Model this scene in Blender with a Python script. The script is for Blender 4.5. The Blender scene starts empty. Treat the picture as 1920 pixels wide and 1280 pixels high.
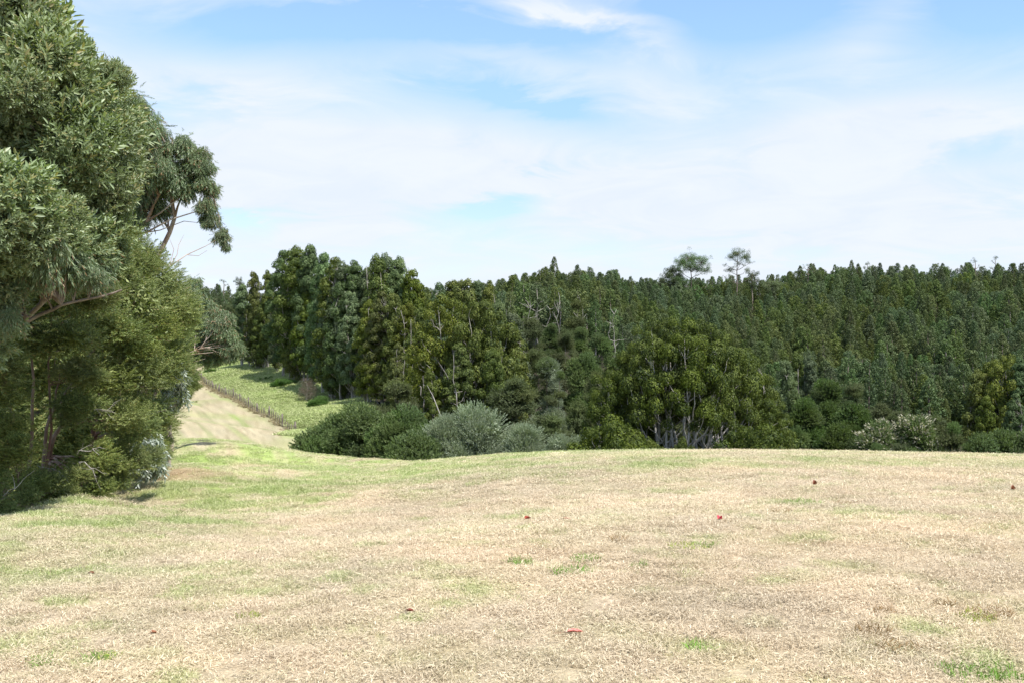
import bpy, math, random
import numpy as np

# ------------------------------------------------------------------ camera, sky, sun, exposure
SC = bpy.context.scene
COL = SC.collection
F = 2059.0          # focal length of the photograph in its own pixels
EYE = 1.6
cam_data = bpy.data.cameras.new('camera')
cam_data.sensor_width = 36.0
cam_data.lens = F / 1920 * 36.0
cam_data.clip_start = 0.1
cam_data.clip_end = 8000
cam = bpy.data.objects.new('camera', cam_data)
COL.objects.link(cam)
cam.location = (0, 0, EYE)
cam.rotation_euler = (math.radians(90), 0, 0)
SC.camera = cam

SUN_AZ, SUN_EL = 138.0, 59.0      # degrees clockwise from the view direction, degrees above the horizon
sd = bpy.data.lights.new('sun', 'SUN')
sd.energy = 4.3
sd.angle = math.radians(0.5)
sd.color = (1.0, 0.955, 0.89)
sun = bpy.data.objects.new('sun', sd)
COL.objects.link(sun)
sun.rotation_euler = (math.radians(90 - SUN_EL), 0, math.radians(180 - SUN_AZ))

SC.view_settings.view_transform = 'Standard'
SC.view_settings.look = 'None'
SC.view_settings.gamma = 1
SC.view_settings.use_curve_mapping = False
SC.view_settings.exposure = 0.75
SC.cycles.max_bounces = 6
SC.cycles.diffuse_bounces = 3
SC.cycles.transmission_bounces = 4
SC.cycles.transparent_max_bounces = 8
SC.cycles.sample_clamp_indirect = 6.0
SC.cycles.caustics_reflective = False
SC.cycles.caustics_refractive = False


class NT:
    """Small helper for wiring shader nodes."""
    def __init__(self, tree):
        self.t = tree
        tree.nodes.clear()

    def n(self, kind, **kw):
        x = self.t.nodes.new(kind)
        for k, v in kw.items():
            setattr(x, k, v)
        return x

    def l(self, a, b):
        self.t.links.new(a, b)

    def put(self, sock, v):
        if isinstance(v, bpy.types.NodeSocket):
            self.l(v, sock)
        elif v is not None:
            sock.default_value = v

    def m(self, op, a, b=None, c=None, clamp=False):
        x = self.n('ShaderNodeMath', operation=op, use_clamp=clamp)
        for i, v in enumerate((a, b, c)):
            self.put(x.inputs[i], v)
        return x.outputs[0]

    def mix(self, fac, a, b, blend='MIX'):
        x = self.n('ShaderNodeMix', data_type='RGBA', blend_type=blend)
        self.put(x.inputs['Factor'], fac)
        self.put(x.inputs['A'], a)
        self.put(x.inputs['B'], b)
        return x.outputs['Result']

    def noise(self, vec, scale, detail=4, rough=0.5, dist=0.0):
        x = self.n('ShaderNodeTexNoise')
        if vec is not None:
            self.l(vec, x.inputs['Vector'])
        x.inputs['Scale'].default_value = scale
        x.inputs['Detail'].default_value = detail
        x.inputs['Roughness'].default_value = rough
        x.inputs['Distortion'].default_value = dist
        return x.outputs['Fac']

    def ramp(self, v, lo, hi, a=0.0, b=1.0, smooth=True):
        x = self.n('ShaderNodeMapRange', interpolation_type='SMOOTHSTEP' if smooth else 'LINEAR')
        self.put(x.inputs['Value'], v)
        for k, q in (('From Min', lo), ('From Max', hi), ('To Min', a), ('To Max', b)):
            x.inputs[k].default_value = q
        return x.outputs['Result']


world = bpy.data.worlds.new('World')
SC.world = world
world.use_nodes = True
w = NT(world.node_tree)
tc = w.n('ShaderNodeTexCoord')
sep = w.n('ShaderNodeSeparateXYZ')
w.l(tc.outputs['Generated'], sep.inputs[0])
ay = w.m('MAXIMUM', w.m('ABSOLUTE', sep.outputs['Y']), 0.08)
U = w.m('DIVIDE', sep.outputs['X'], ay)
V = w.m('DIVIDE', sep.outputs['Z'], ay)
zz = w.m('ADD', w.m('MAXIMUM', sep.outputs['Z'], 0.0), 0.16)
cmb = w.n('ShaderNodeCombineXYZ')
w.l(w.m('DIVIDE', sep.outputs['X'], zz), cmb.inputs[0])
w.l(w.m('DIVIDE', sep.outputs['Y'], zz), cmb.inputs[1])
cmb.inputs[2].default_value = 3.7
n1 = w.noise(cmb.outputs[0], 0.9, 6, 0.52, 0.5)
n2 = w.noise(cmb.outputs[0], 3.0, 7, 0.6, 0.9)
nn = w.m('ADD', w.m('MULTIPLY', n1, 0.55), w.m('MULTIPLY', n2, 0.45))
cov = w.m('MULTIPLY', w.m('SUBTRACT', nn, 0.5), 2.8)
# thicker towards the horizon, where one looks through more of the thin layer
cov = w.m('ADD', cov, w.ramp(V, 0.06, 0.26, 0.86, 0.33))
# where the wispy banks and the blue gaps stand: (centre u, centre v, half widths, amount), rising to the right by 'tilt'
BANKS = [(-.265, .225, .13, .022, .50, -.02), (-.16, .165, .13, .030, .60, 0), (-.30, .15, .10, .03, .35, 0), (.0, .15, .10, .03, .30, 0),
         (.04, .302, .065, .008, .40, -.32), (.085, .282, .06, .012, .34, -.3), (.30, .19, .10, .026, .45, .12), (.40, .21, .08, .02, .3, .1),
         (.12, .235, .05, .06, .25, -.6), (.28, .12, .18, .04, .35, 0), (-.02, .25, .09, .014, .2, 0), (-.4, .26, .08, .05, .3, 0), (.34, .29, .05, .03, .16, .8),
         (-.22, .285, .11, .022, -.40, .05), (-.01, .122, .045, .014, -1.15, .30), (.022, .205, .05, .012, -.38, -.2), (-.05, .215, .12, .010, -.22, -.1), (.19, .30, .09, .03, -.55, 0), (.0, .275, .12, .012, -.3, -.1), (.42, .30, .05, .02, -.2, 0),
         (.43, .17, .05, .009, -.15, .1), (-.245, .106, .028, .008, -.55, 0), (.02, .26, .2, .008, -.10, -.1), (-.08, .29, .06, .02, -.22, 0), (-.38, .10, .05, .02, .2, 0), (.42, .285, .05, .03, -.2, 0)]
wob = w.m('MULTIPLY', w.m('SUBTRACT', n2, 0.5), 0.075)
wob2 = w.m('MULTIPLY', w.m('SUBTRACT', n1, 0.5), 0.10)
Uw = w.m('ADD', U, w.m('MULTIPLY', wob2, 1.6))
Vw = w.m('ADD', w.m('ADD', V, wob), wob2)
for (bu, bv, su, sv, am, tilt) in BANKS:
    du = w.m('SUBTRACT', Uw, bu)
    dv = w.m('SUBTRACT', w.m('SUBTRACT', Vw, bv), w.m('MULTIPLY', du, tilt))
    q = w.m('ADD', w.m('POWER', w.m('ABSOLUTE', w.m('DIVIDE', du, su * 1.1)), 2), w.m('POWER', w.m('ABSOLUTE', w.m('DIVIDE', dv, sv * 1.1)), 2))
    g = w.m('MULTIPLY', w.m('EXPONENT', w.m('MULTIPLY', q, -1)), am * 1.3)
    cov = w.m('ADD', cov, g)
fac = w.ramp(cov, -0.05, 0.98, 0.08, 0.98, smooth=False)
sky = w.n('ShaderNodeTexSky', sky_type='NISHITA', sun_disc=False)
sky.sun_elevation = math.radians(SUN_EL)
sky.sun_rotation = math.radians(SUN_AZ)
sky.altitude = 50
sky.air_density = 1.0
sky.dust_density = 0.4
sky.ozone_density = 1.5
skyc = w.mix(1.0, sky.outputs[0], w.mix(w.ramp(V, .08, .30), (1.20, 1.22, 1.42, 1), (1.42, 1.60, 1.64, 1)), 'MULTIPLY')
cloud = w.mix(w.ramp(n2, .3, .7), (5.9, 6.45, 7.3, 1), (6.4, 6.8, 7.4, 1))
bg = w.n('ShaderNodeBackground')
w.l(w.mix(fac, skyc, cloud), bg.inputs['Color'])
bg.inputs['Strength'].default_value = 0.083
wo = w.n('ShaderNodeOutputWorld')
w.l(bg.outputs[0], wo.inputs[0])

# ------------------------------------------------------------------ small helpers
RNG = np.random.default_rng(7)
PI = math.pi


def at(px, py, Y):
    """A point of the place: bearing and height as seen in the photograph, at a distance Y metres ahead."""
    return np.array([(px - 960) / F * Y, Y, EYE + (640 - py) / F * Y])


TP=[]  # terrain control: px, py, distance
def P(*a): TP.append(at(*a))
def W(x,y,z): TP.append(np.array([x,y,z],float))
# near dome
for x,y,z in [(0,0,0),(-4,-6,-.15),(5,-8,0.05),(-10,0,-.9),(8,0,.0),(0,-25,-1.2),(-25,-20,-2.5),(25,-20,0),(-3,5,-.07),(3,5,0.0),(0,5,-.01),(15,6,-.05),(0,10,-.08),(5,10,-.05),(-4.5,8,-.2),
 (-14,8,-1.8),(-25,12,-3.2),(-20,25,-4.2),(-30,40,-6),(-45,60,-7.5),(-60,100,-8),(-90,60,-9),(-120,150,-6),(-60,0,-6),(60,0,-3),(60,40,-6),(60,-60,-4),(-60,-60,-6),(0,-80,-5)]: W(x,y,z)
for a in [(0,1010,10),(0,972,12.5),(70,950,14.5),(-60,1000,11),(-60,985,12),(140,930,15),(250,905,20),(340,868,27),(340,832,40),(300,884,24),
 (450,900,26),(450,880,35),(450,858,46),(400,824,60),(480,837,61),(560,847,56),(650,861,50),(740,875,46),(740,882,30),(740,937,15.5),(600,935,17),(450,940,18),(300,960,15),(600,1020,11),(740,902,23),(740,868,40),(560,905,23),(560,872,38),(850,880,23),(850,860,32),(430,908,22),(300,905,20),(340,850,33),(650,895,26),(650,874,43),(600,880,32),
 (1000,853,27),(1000,880,18),(1200,848,27),(1200,872,18),(1450,846,27),(1450,870,18),(1700,850,27),(1920,854,26),(2150,860,25),(1920,880,17),
 (560,833,100),(500,806,122),(450,780,138),(380,745,175),(350,790,115),(300,760,140),(545,812,125),(481,774,145),(430,744,170),(383,718,200),(350,712,205),
 (640,772,135),(600,790,130),(560,740,165),(470,703,200),(420,690,225),(380,700,230),(640,750,160)]: P(*a)
for px,Y,z in [(0,16,-1.55),(70,18,-1.6),(0,35,-4.8),(140,33,-4.2),(250,42,-4.4),(0,20,-2.3),(-100,25,-3),(70,24,-2.6),(150,23,-2.3),(250,30,-2.9),(200,45,-4.5),(300,36,-2.9),(740,55,-5.3),(830,50,-4.9),(650,60,-5.7),(560,66,-5.9),(480,70,-6.4),(300,75,-7),(450,80,-7.8),(560,80,-8.2),(650,80,-8.5),(740,62,-6.8),(850,42,-4.6),(1000,42,-3.6),(1200,42,-3.4),(1500,42,-3.4),(1800,42,-3.6),(2200,42,-4),
 (800,65,-7.6),(1000,65,-7.5),(1300,65,-7.5),(1600,65,-7.8),(1920,65,-8),(2400,70,-9),(900,90,-9),(1200,95,-10),(1600,95,-11),(2000,95,-11),
 (750,120,-8),(900,125,-8),(1050,130,-8),(1250,140,-12),(1500,150,-14),(1800,160,-14),(2200,160,-13),
 (700,155,-6),(850,165,-4),(1000,165,-4),(1050,185,0),(1150,200,-2),(1300,215,-8),(1500,225,-11),(1680,230,-12),(1900,225,-10),(2200,220,-8),
 (430,255,1.5),(430,285,8),(300,260,2),(600,280,4),(850,300,6),(1000,270,9),(1050,300,12),(1150,350,14),(1250,390,15),(1400,400,16),(1500,410,19),(1650,420,21),(1800,420,20),(1920,410,19),(2200,400,18),(2600,380,15),
 (850,400,7),(700,400,6),(950,400,12),(1250,300,3),(1450,300,1),(1650,310,2),(1850,300,3),(1350,350,9),(1600,360,11),(1900,350,12),
 (100,350,9),(-300,350,8),(200,500,6),(900,600,2),(1500,650,0),(2200,600,0),(-300,700,0)]:
    W((px-960)/F*Y,Y,z)
for a in range(0,360,30):
    for r,z in ((900,-10),(1600,-15),(3200,-25)):
        W(r*np.sin(np.radians(a)),r*np.cos(np.radians(a)),z)
TP=np.array(TP)
def _k(d2): return .5*d2*np.log(d2+1e-9)
_S=100.
_X=TP[:,:2]/_S; _nT=len(_X)
A=np.zeros((_nT+3,_nT+3)); A[:_nT,:_nT]=_k(((_X[:,None]-_X[None])**2).sum(-1))+np.eye(_nT)*2e-6
A[:_nT,_nT]=1;A[:_nT,_nT+1:]=_X;A[_nT,:_nT]=1;A[_nT+1:,:_nT]=_X.T
_w=np.linalg.solve(A,np.concatenate([TP[:,2],[0,0,0]]))
def hz(x,y):
    x=np.asarray(x,float);y=np.asarray(y,float);sh=x.shape
    Q=np.stack([x.ravel(),y.ravel()],1)/_S;out=np.empty(len(Q))
    for i in range(0,len(Q),20000):
        q=Q[i:i+20000];out[i:i+20000]=_k(((q[:,None]-_X[None])**2).sum(-1))@_w[:_nT]+_w[_nT]+q@_w[_nT+1:]
    return out.reshape(sh)

_r = np.random.default_rng(99)
_LAT = _r.random((64, 256, 256)).astype(np.float32)[:8]


def vnoise(x, y, layer=0):
    """Smooth value noise on the plane, 0..1."""
    x = np.asarray(x, float); y = np.asarray(y, float)
    xi = np.floor(x).astype(int); yi = np.floor(y).astype(int)
    fx = x - xi; fy = y - yi
    fx = fx * fx * (3 - 2 * fx); fy = fy * fy * (3 - 2 * fy)
    g = _LAT[layer % 8]
    a = g[xi % 256, yi % 256]; b = g[(xi + 1) % 256, yi % 256]; c = g[xi % 256, (yi + 1) % 256]; d = g[(xi + 1) % 256, (yi + 1) % 256]
    return (a * (1 - fx) + b * fx) * (1 - fy) + (c * (1 - fx) + d * fx) * fy


def fbm(x, y, s, octv=4, layer=0, gain=.5):
    t = 0; amp = 1; tot = 0
    for k in range(octv):
        t = t + amp * vnoise(x / s * 2 ** k + 17 * k, y / s * 2 ** k - 9 * k, layer + k)
        tot += amp; amp *= gain
    return t / tot


def sstep(v, a, b):
    t = np.clip((v - a) / (b - a), 0, 1)
    return t * t * (3 - 2 * t)


def bumps(x, y):
    r = np.hypot(x, y)
    b = (fbm(x, y, 1.3, 3, 2) - .5) * .05 * sstep(r, 1, 6) + (fbm(x, y, .35, 2, 4) - .5) * .018 * (1 - sstep(r, 25, 50))
    b = b + (fbm(x, y, 9, 3, 1) - .5) * .25 * sstep(r, 60, 120)
    return b


def ground(x, y):
    return hz(x, y) + bumps(np.asarray(x, float), np.asarray(y, float))


def gz(x, y):
    return float(ground(np.array([x]), np.array([y]))[0])


def seen(px, py, y0=4.0):
    """Where the line of sight through a point of the photograph first meets the ground."""
    Y = np.concatenate([np.arange(y0, 60, .1), np.arange(60, 300, .5)])
    z = hz((px - 960) / F * Y, Y)
    ray = EYE + (640 - py) / F * Y
    k = np.nonzero(ray <= z)[0]
    Yk = Y[k[0]] if len(k) else 60.
    return np.array([(px - 960) / F * Yk, Yk])


# ---- colour of the ground cover: dry straw, live green, pasture beyond the fence, floor of the wood
STRAW = np.array([.64, .508, .352]); STRAW2 = np.array([.575, .49, .362]); GREEN = np.array([.40, .46, .17]); LUSH = np.array([.24, .36, .085])
PASTURE = np.array([.30, .41, .125]); FLOOR = np.array([.045, .04, .025]); SHADED_SOIL = np.array([.20, .13, .08])
FENCE_PX = [(557, 816, 121), (545, 812, 125), (481, 774, 145), (430, 744, 170), (383, 718, 200), (350, 700, 225)]
FENCE = np.array([[(p - 960) / F * Y, Y] for p, _, Y in FENCE_PX])
_patch = []   # x, y, rx, ry, angle, green amount
for (px, py, wx, wy, am) in [(455, 915, 60, 22, .75), (300, 930, 90, 12, .5), (150, 945, 120, 12, .4), (40, 1005, 120, 20, .3), (600, 905, 120, 12, .4), (330, 985, 60, 14, .4), (520, 900, 120, 12, .4),
                             (480, 868, 140, 5, .6), (560, 880, 70, 5, .75), (400, 835, 60, 4, .5), (400, 860, 90, 8, .45), (1000, 873, 120, 5, .45), (1250, 868, 300, 7, .4), (1600, 868, 250, 7, .4), (850, 888, 90, 7, .4),
                             (60, 1100, 70, 16, .4), (330, 1080, 90, 12, .2), (380, 1110, 60, 8, .25), (1500, 945, 40, 6, .5), (980, 970, 50, 5, .5), (640, 1040, 60, 10, .2), (1850, 1250, 90, 20, .35), (1300, 1225, 80, 16, .3), (720, 890, 100, 6, .35),
                             (300, 1235, 60, 8, .15), (520, 1100, 50, 10, .2), (1620, 960, 60, 5, .2)]:
    c = seen(px, py); a = seen(px + wx, py); b = seen(px, py - wy)
    _patch.append((c[0], c[1], max(abs(a[0] - c[0]), .12), max(abs(b[1] - c[1]), .12), am))


def cover(x, y):
    """Colour (n,3), share of live green (n,) of the ground cover at x, y."""
    x = np.asarray(x, float); y = np.asarray(y, float)
    r = np.hypot(x, y)
    g = np.zeros_like(x)
    for (cx, cy, rx, ry, am) in _patch:
        wx = x + (fbm(x, y, .7, 2, 5) - .5) * rx * 1.2; wy = y + (fbm(x, y, .7, 2, 6) - .5) * ry * 1.2
        g = np.maximum(g, am * np.exp(-((wx - cx) / rx) ** 2 - ((wy - cy) / ry) ** 2))
    n = fbm(x, y, .55, 4, 3, .6); nb = fbm(x + 40, y, 2.6, 3, 1)
    left = sstep(np.interp(y, [4, 9, 13, 17, 23, 28, 40], [-4.6, -3.6, -3.2, -2.4, -.4, 4, 9]) - x + (fbm(x, y, 2.2, 3, 0) - .5) * 2.2, -.9, 1.2) * (1 - sstep(y, 70, 90))
    g = g + .04 * sstep(nb, .35, .7) + .46 * left * sstep(nb, .15, .55) + .22 * sstep(y, 15, 22) * (1 - sstep(y, 70, 90)) + .05
    g = g + .34 * sstep(fbm(x + 9, y - 5, .20, 3, 4), .60, .74) * (1 - sstep(y, 20, 40))
    g = g * (.35 + 1.3 * sstep(n, .32, .68)) + .25 * sstep(n, .66, .80) * (.4 + left)
    # mown swaths running across the dip and up the far field
    far = sstep(y, 28, 40)
    along = x * .93 + y * .36
    st = .5 + .5 * np.sin(along * 1.05 + 2.2 * fbm(x, y, 14, 2, 2)) 
    g = g + far * (1 - sstep(y, 85, 100)) * .42 * (sstep(st * .6 + .4 * fbm(along, y * .2, 1.5, 3, 6), .4, .75) - .25)
    farfield = sstep(y, 85, 100)
    st2 = fbm(x * 1.0 + y * .405, y * .03, 1.3, 3, 5)
    g = np.where(farfield > .5, .16 + .50 * sstep(st2, .50, .75) + .30 * sstep(fbm(x, y, 9, 3, 3), .5, .7), g)
    g = np.clip(g, 0, 1)[:, None]
    sm = fbm(x, y, 1.1, 3, 7)[:, None]
    c = STRAW * (1 - sm) + STRAW2 * sm
    c = c * (.86 + .26 * fbm(x, y, .22, 2, 1)[:, None])
    dk = sstep(fbm(x - 3, y + 8, .30, 3, 2), .60, .76)[:, None] * .38
    c = c * (1 - dk) + np.array([.34, .25, .15]) * dk
    gl = GREEN * (1 - sm) + LUSH * sm
    c = c * (1 - g) + gl * g
    # rusty brown patch: the shadow under the edge of the grove, painted in
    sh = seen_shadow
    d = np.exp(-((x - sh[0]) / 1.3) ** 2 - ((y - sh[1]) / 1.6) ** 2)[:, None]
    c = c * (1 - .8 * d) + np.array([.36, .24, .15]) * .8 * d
    c = c * (1 - .22 * sstep(y, 45, 80))[:, None] * (.80 + .4 * fbm(x * 1.4, y * .5, 1.6, 4, 4)[:, None] ** 1.0)
    lane = fbm(x + y * .405, y * .02, .55, 3, 2)
    c = c * (1 + (farfield * (lane - .5) * .42))[:, None]
    # side of the fence: distance to the right of the fence line
    fx = np.interp(y, FENCE[:, 1], FENCE[:, 0])
    right = x - fx - .8
    past = (sstep(right, 0, .8) * sstep(y, 100, 112) * (1 - sstep(y, 238, 250)))[:, None]
    pc = PASTURE * (.75 + .5 * fbm(x, y, 2.5, 4, 2)[:, None])
    pc = pc * np.array([1, 1, 1]) + .06 * sstep(fbm(x, y, 5, 3, 6), .5, .8)[:, None] * np.array([1., .8, .4])
    c = c * (1 - past) + pc * past
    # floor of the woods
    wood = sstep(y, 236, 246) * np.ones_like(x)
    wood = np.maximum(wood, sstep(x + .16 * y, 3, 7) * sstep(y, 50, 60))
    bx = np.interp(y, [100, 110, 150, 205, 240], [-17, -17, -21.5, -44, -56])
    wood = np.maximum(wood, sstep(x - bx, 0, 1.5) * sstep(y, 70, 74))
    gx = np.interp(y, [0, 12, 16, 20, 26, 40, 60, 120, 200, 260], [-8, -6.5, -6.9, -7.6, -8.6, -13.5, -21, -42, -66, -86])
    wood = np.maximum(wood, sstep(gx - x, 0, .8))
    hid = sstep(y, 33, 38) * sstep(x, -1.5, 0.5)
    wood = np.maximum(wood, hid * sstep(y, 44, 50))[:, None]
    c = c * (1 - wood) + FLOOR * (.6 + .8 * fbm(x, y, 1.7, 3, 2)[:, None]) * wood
    return c, g[:, 0] * (1 - wood[:, 0]), wood[:, 0]


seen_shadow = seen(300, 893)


def props(o, label=None, cat=None, group=None, kind=None):
    for k, v in (('label', label), ('category', cat), ('group', group), ('kind', kind)):
        if v:
            o[k] = v
    return o


def mesh_np(name, V, faces, mat, tone=None, smooth=False):
    """faces: list of int arrays (n,3) or (n,4)."""
    V = np.ascontiguousarray(V, np.float32)
    me = bpy.data.meshes.new(name)
    me.vertices.add(len(V)); me.vertices.foreach_set('co', V.ravel())
    loops = np.concatenate([f.ravel() for f in faces]).astype(np.int32)
    tot = np.concatenate([np.full(len(f), f.shape[1]) for f in faces]).astype(np.int32)
    st = np.concatenate([[0], np.cumsum(tot)[:-1]]).astype(np.int32)
    me.loops.add(len(loops)); me.loops.foreach_set('vertex_index', loops)
    me.polygons.add(len(tot)); me.polygons.foreach_set('loop_start', st)
    if smooth:
        me.polygons.foreach_set('use_smooth', np.ones(len(tot), bool))
    if tone is not None:
        a = me.attributes.new('tone', 'FLOAT', 'POINT'); a.data.foreach_set('value', np.ascontiguousarray(tone, np.float32))
    for m in (mat if isinstance(mat, (list, tuple)) else [mat]):
        me.materials.append(m)
    me.update(calc_edges=True)
    return me


def link(name, me, parent=None, kind=None):
    o = bpy.data.objects.new(name, me)
    COL.objects.link(o)
    if parent is not None:
        o.parent = parent
    if kind:
        o['kind'] = kind
    return o


def thing(name, loc, label, cat, group=None, rz=0, scale=(1, 1, 1)):
    o = bpy.data.objects.new(name, None)
    o.empty_display_size = .3
    COL.objects.link(o)
    o.location = loc; o.rotation_euler = (0, 0, rz); o.scale = scale
    return props(o, label, cat, group)


def unit(v):
    v = np.asarray(v, float)
    return v / (np.linalg.norm(v, axis=-1, keepdims=True) + 1e-9)


def rdir(rng, n):
    return unit(rng.normal(size=(n, 3)))


class Tubes:
    def __init__(self, sides=6):
        self.V = []; self.Q = []; self.n = 0; self.s = sides

    def add(self, pts, rad, sides=None):
        s = sides or self.s
        pts = np.asarray(pts, float); rad = np.asarray(rad, float) * np.ones(len(pts))
        d = unit(np.gradient(pts, axis=0))
        ref = np.where(np.abs(d[:, 2:3]) > .9, np.array([[1., 0, 0]]), np.array([[0, 0, 1.]]))
        ref = np.tile(ref[:1], (len(pts), 1)) if np.abs(d[:, 2]).max() < .98 else ref
        a = unit(np.cross(d, ref)); b = np.cross(d, a)
        for i in range(1, len(a)):       # keep rings from twisting
            if (a[i] * a[i - 1]).sum() < 0:
                a[i] *= -1; b[i] *= -1
        th = np.linspace(0, 2 * PI, s, endpoint=False)
        ring = pts[:, None] + rad[:, None, None] * (np.cos(th)[None, :, None] * a[:, None] + np.sin(th)[None, :, None] * b[:, None])
        m = len(pts)
        i, j = np.meshgrid(np.arange(m - 1), np.arange(s), indexing='ij')
        j2 = (j + 1) % s
        q = np.stack([i * s + j, i * s + j2, (i + 1) * s + j2, (i + 1) * s + j], -1).reshape(-1, 4) + self.n
        self.V.append(ring.reshape(-1, 3)); self.Q.append(q); self.n += m * s

    def curve(self, p0, p1, r0, r1, sag=0., wob=0., n=7, rng=RNG, up=None, sides=None):
        """A branch from p0 to p1; 'up' is how it leaves (bezier handle), sag < 0 droops."""
        p0 = np.asarray(p0, float); p1 = np.asarray(p1, float)
        L = np.linalg.norm(p1 - p0)
        c = (p0 + p1) / 2 + (np.array(up) * L if up is not None else 0) + np.array([0, 0, sag * L])
        t = np.linspace(0, 1, n)[:, None]
        P = (1 - t) ** 2 * p0 + 2 * t * (1 - t) * c + t * t * p1
        P[1:-1] += rng.normal(size=(n - 2, 3)) * wob * L
        self.add(P, np.linspace(r0, r1, n), sides)
        return P

    def mesh(self, name, mat):
        return mesh_np(name, np.concatenate(self.V), [np.concatenate(self.Q)], mat, smooth=True)


def leaves(B, D, N, L, W, fold=.15, rng=RNG, fancy=False, tone=None):
    """Leaf blades from base points B along D. Returns V, Q, tone."""
    n = len(B)
    D = unit(D); S = unit(np.cross(D, N)); Nn = np.cross(S, D)
    L = (L * np.ones(n))[:, None]; W = (W * np.ones(n))[:, None]
    tn = rng.random(n) if tone is None else tone
    if fancy:
        v = np.stack([B, B + D * L * .28 + S * W * .5 + Nn * fold * W, B + D * L * .68 + S * W * .42 + Nn * fold * W * .4 - Nn * L * .03, B + D * L - Nn * L * .10,
                      B + D * L * .68 - S * W * .42 + Nn * fold * W * .4 - Nn * L * .03, B + D * L * .28 - S * W * .5 + Nn * fold * W], 1)
        k = np.arange(n)[:, None] * 6
        q = np.concatenate([k + np.array([0, 1, 2, 3]), k + np.array([0, 3, 4, 5])])
        return v.reshape(-1, 3), q, np.repeat(tn, 6)
    v = np.stack([B, B + D * L * .42 + S * W * .5 + Nn * fold * W, B + D * L, B + D * L * .42 - S * W * .5 + Nn * fold * W], 1)
    q = np.arange(n * 4).reshape(-1, 4)
    return v.reshape(-1, 3), q, np.repeat(tn, 4)


def frames(D, rng):
    """Rotation matrices (n,3,3) whose third column is D, with random spin."""
    D = unit(D); h = rdir(rng, len(D))
    a = unit(np.cross(D, h)); b = np.cross(D, a)
    return np.stack([a, b, D], -1)


def scatter(temps, P, D, S, rng, tshift=None):
    """Place copies of the templates (V, Q, tone) at P, axis D, size S; joined arrays."""
    R = frames(D, rng); S = S * np.ones(len(P)); pick = rng.integers(0, len(temps), len(P))
    VV, QQ, TT = [], [], []; off = 0
    for k, (v, q, t) in enumerate(temps):
        idx = np.nonzero(pick == k)[0]
        if not len(idx):
            continue
        v2 = np.einsum('nij,mj->nmi', R[idx], v) * S[idx, None, None] + P[idx, None]
        m = len(v)
        q2 = q[None] + (np.arange(len(idx)) * m)[:, None, None] + off
        sh = (rng.random(len(idx)) - .5) * .5 if tshift is None else tshift[idx]
        t2 = np.clip(t[None] + sh[:, None], 0, 1)
        VV.append(v2.reshape(-1, 3)); QQ.append(q2.reshape(-1, q.shape[1])); TT.append(t2.ravel()); off += m * len(idx)
    return np.concatenate(VV), np.concatenate(QQ), np.concatenate(TT)


def join(*parts):
    V, Q, T = [], [], []; off = 0
    for v, q, t in parts:
        V.append(v); Q.append(q + off); T.append(t); off += len(v)
    return np.concatenate(V), np.concatenate(Q), np.concatenate(T)


def spray(rng, n, L, leafL, leafW, spread=.9, fancy=False, droop=0.):
    """A leafy twig along +Z of length L with n leaves."""
    t = (np.arange(n) + rng.random(n)) / n
    bend = rng.normal(size=2) * .12
    B = np.stack([bend[0] * t * t * L, bend[1] * t * t * L, t * L], -1)
    az = np.arange(n) * 2.4 + rng.random(n) * .8
    sp = spread * (1.1 - .55 * t) * (.7 + .6 * rng.random(n))
    D = np.stack([np.cos(az) * np.sin(sp), np.sin(az) * np.sin(sp), np.cos(sp)], -1)
    N = rdir(rng, n) * .7 + np.array([0, 0, 1.]) + np.stack([np.cos(az), np.sin(az), 0 * az], -1) * -.3
    l = leafL * (.6 + .6 * rng.random(n))
    return leaves(B, D, N, l, leafW * (.75 + .5 * rng.random(n)), rng=rng, fancy=fancy)


def clump(rng, temps, nspray, lobes=14, up=.35, droop=False, shoots=0, filler=None, squash=1., size=1., lobe_r=.36, shoot_size=1.15):
    """A mass of foliage about 1 m in radius, lobed, made of sprays on the lobes' surfaces. Returns V,Q,tone."""
    c = rdir(rng, lobes) * (.45 + .28 * rng.random(lobes))[:, None]
    c[:, 2] *= squash
    lr = lobe_r * (.7 + .6 * rng.random(lobes))
    which = rng.choice(lobes, nspray, p=lr ** 2 / (lr ** 2).sum())
    d = rdir(rng, nspray)
    out = unit(c[which] * 1.3 + d)
    keep = (d * unit(c[which])).sum(1) > -.55
    P = c[which] + d * (lr[which] * (.55 + .5 * rng.random(nspray)))[:, None]
    D = unit(d * .8 + out * .5 + np.array([0, 0, up]) + rng.normal(size=(nspray, 3)) * .3)
    if droop:
        D = unit(d * .5 + np.array([0, 0, -1.1]) + rng.normal(size=(nspray, 3)) * .25)
    P, D, which = P[keep], D[keep], which[keep]
    lt = (rng.random(lobes) - .5) * .35
    parts = [scatter(temps, P, D, size * (.75 + .5 * rng.random(len(P))), rng, tshift=lt[which] + (rng.random(len(P)) - .5) * .3)]
    if shoots:
        d = unit(rdir(rng, shoots) + np.array([0, 0, .35 if not droop else -.4]))
        parts.append(scatter(temps, d * (.85 + .15 * rng.random(shoots))[:, None], unit(d + np.array([0, 0, .5 if not droop else -.8])), size * shoot_size, rng))
    if filler:
        n, fl, fw = filler
        B = rdir(rng, n) * (.62 * rng.random(n) ** .4)[:, None]; B[:, 2] *= squash
        parts.append(leaves(B, rdir(rng, n), rdir(rng, n), fl, fw, rng=rng))
    return join(*parts)


# ------------------------------------------------------------------ materials
def pbsdf(nt, color, rough=.6, spec=.3):
    b = nt.n('ShaderNodeBsdfPrincipled')
    nt.put(b.inputs['Base Color'], color)
    nt.put(b.inputs['Roughness'], rough)
    b.inputs['Specular IOR Level'].default_value = spec
    return b


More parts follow.
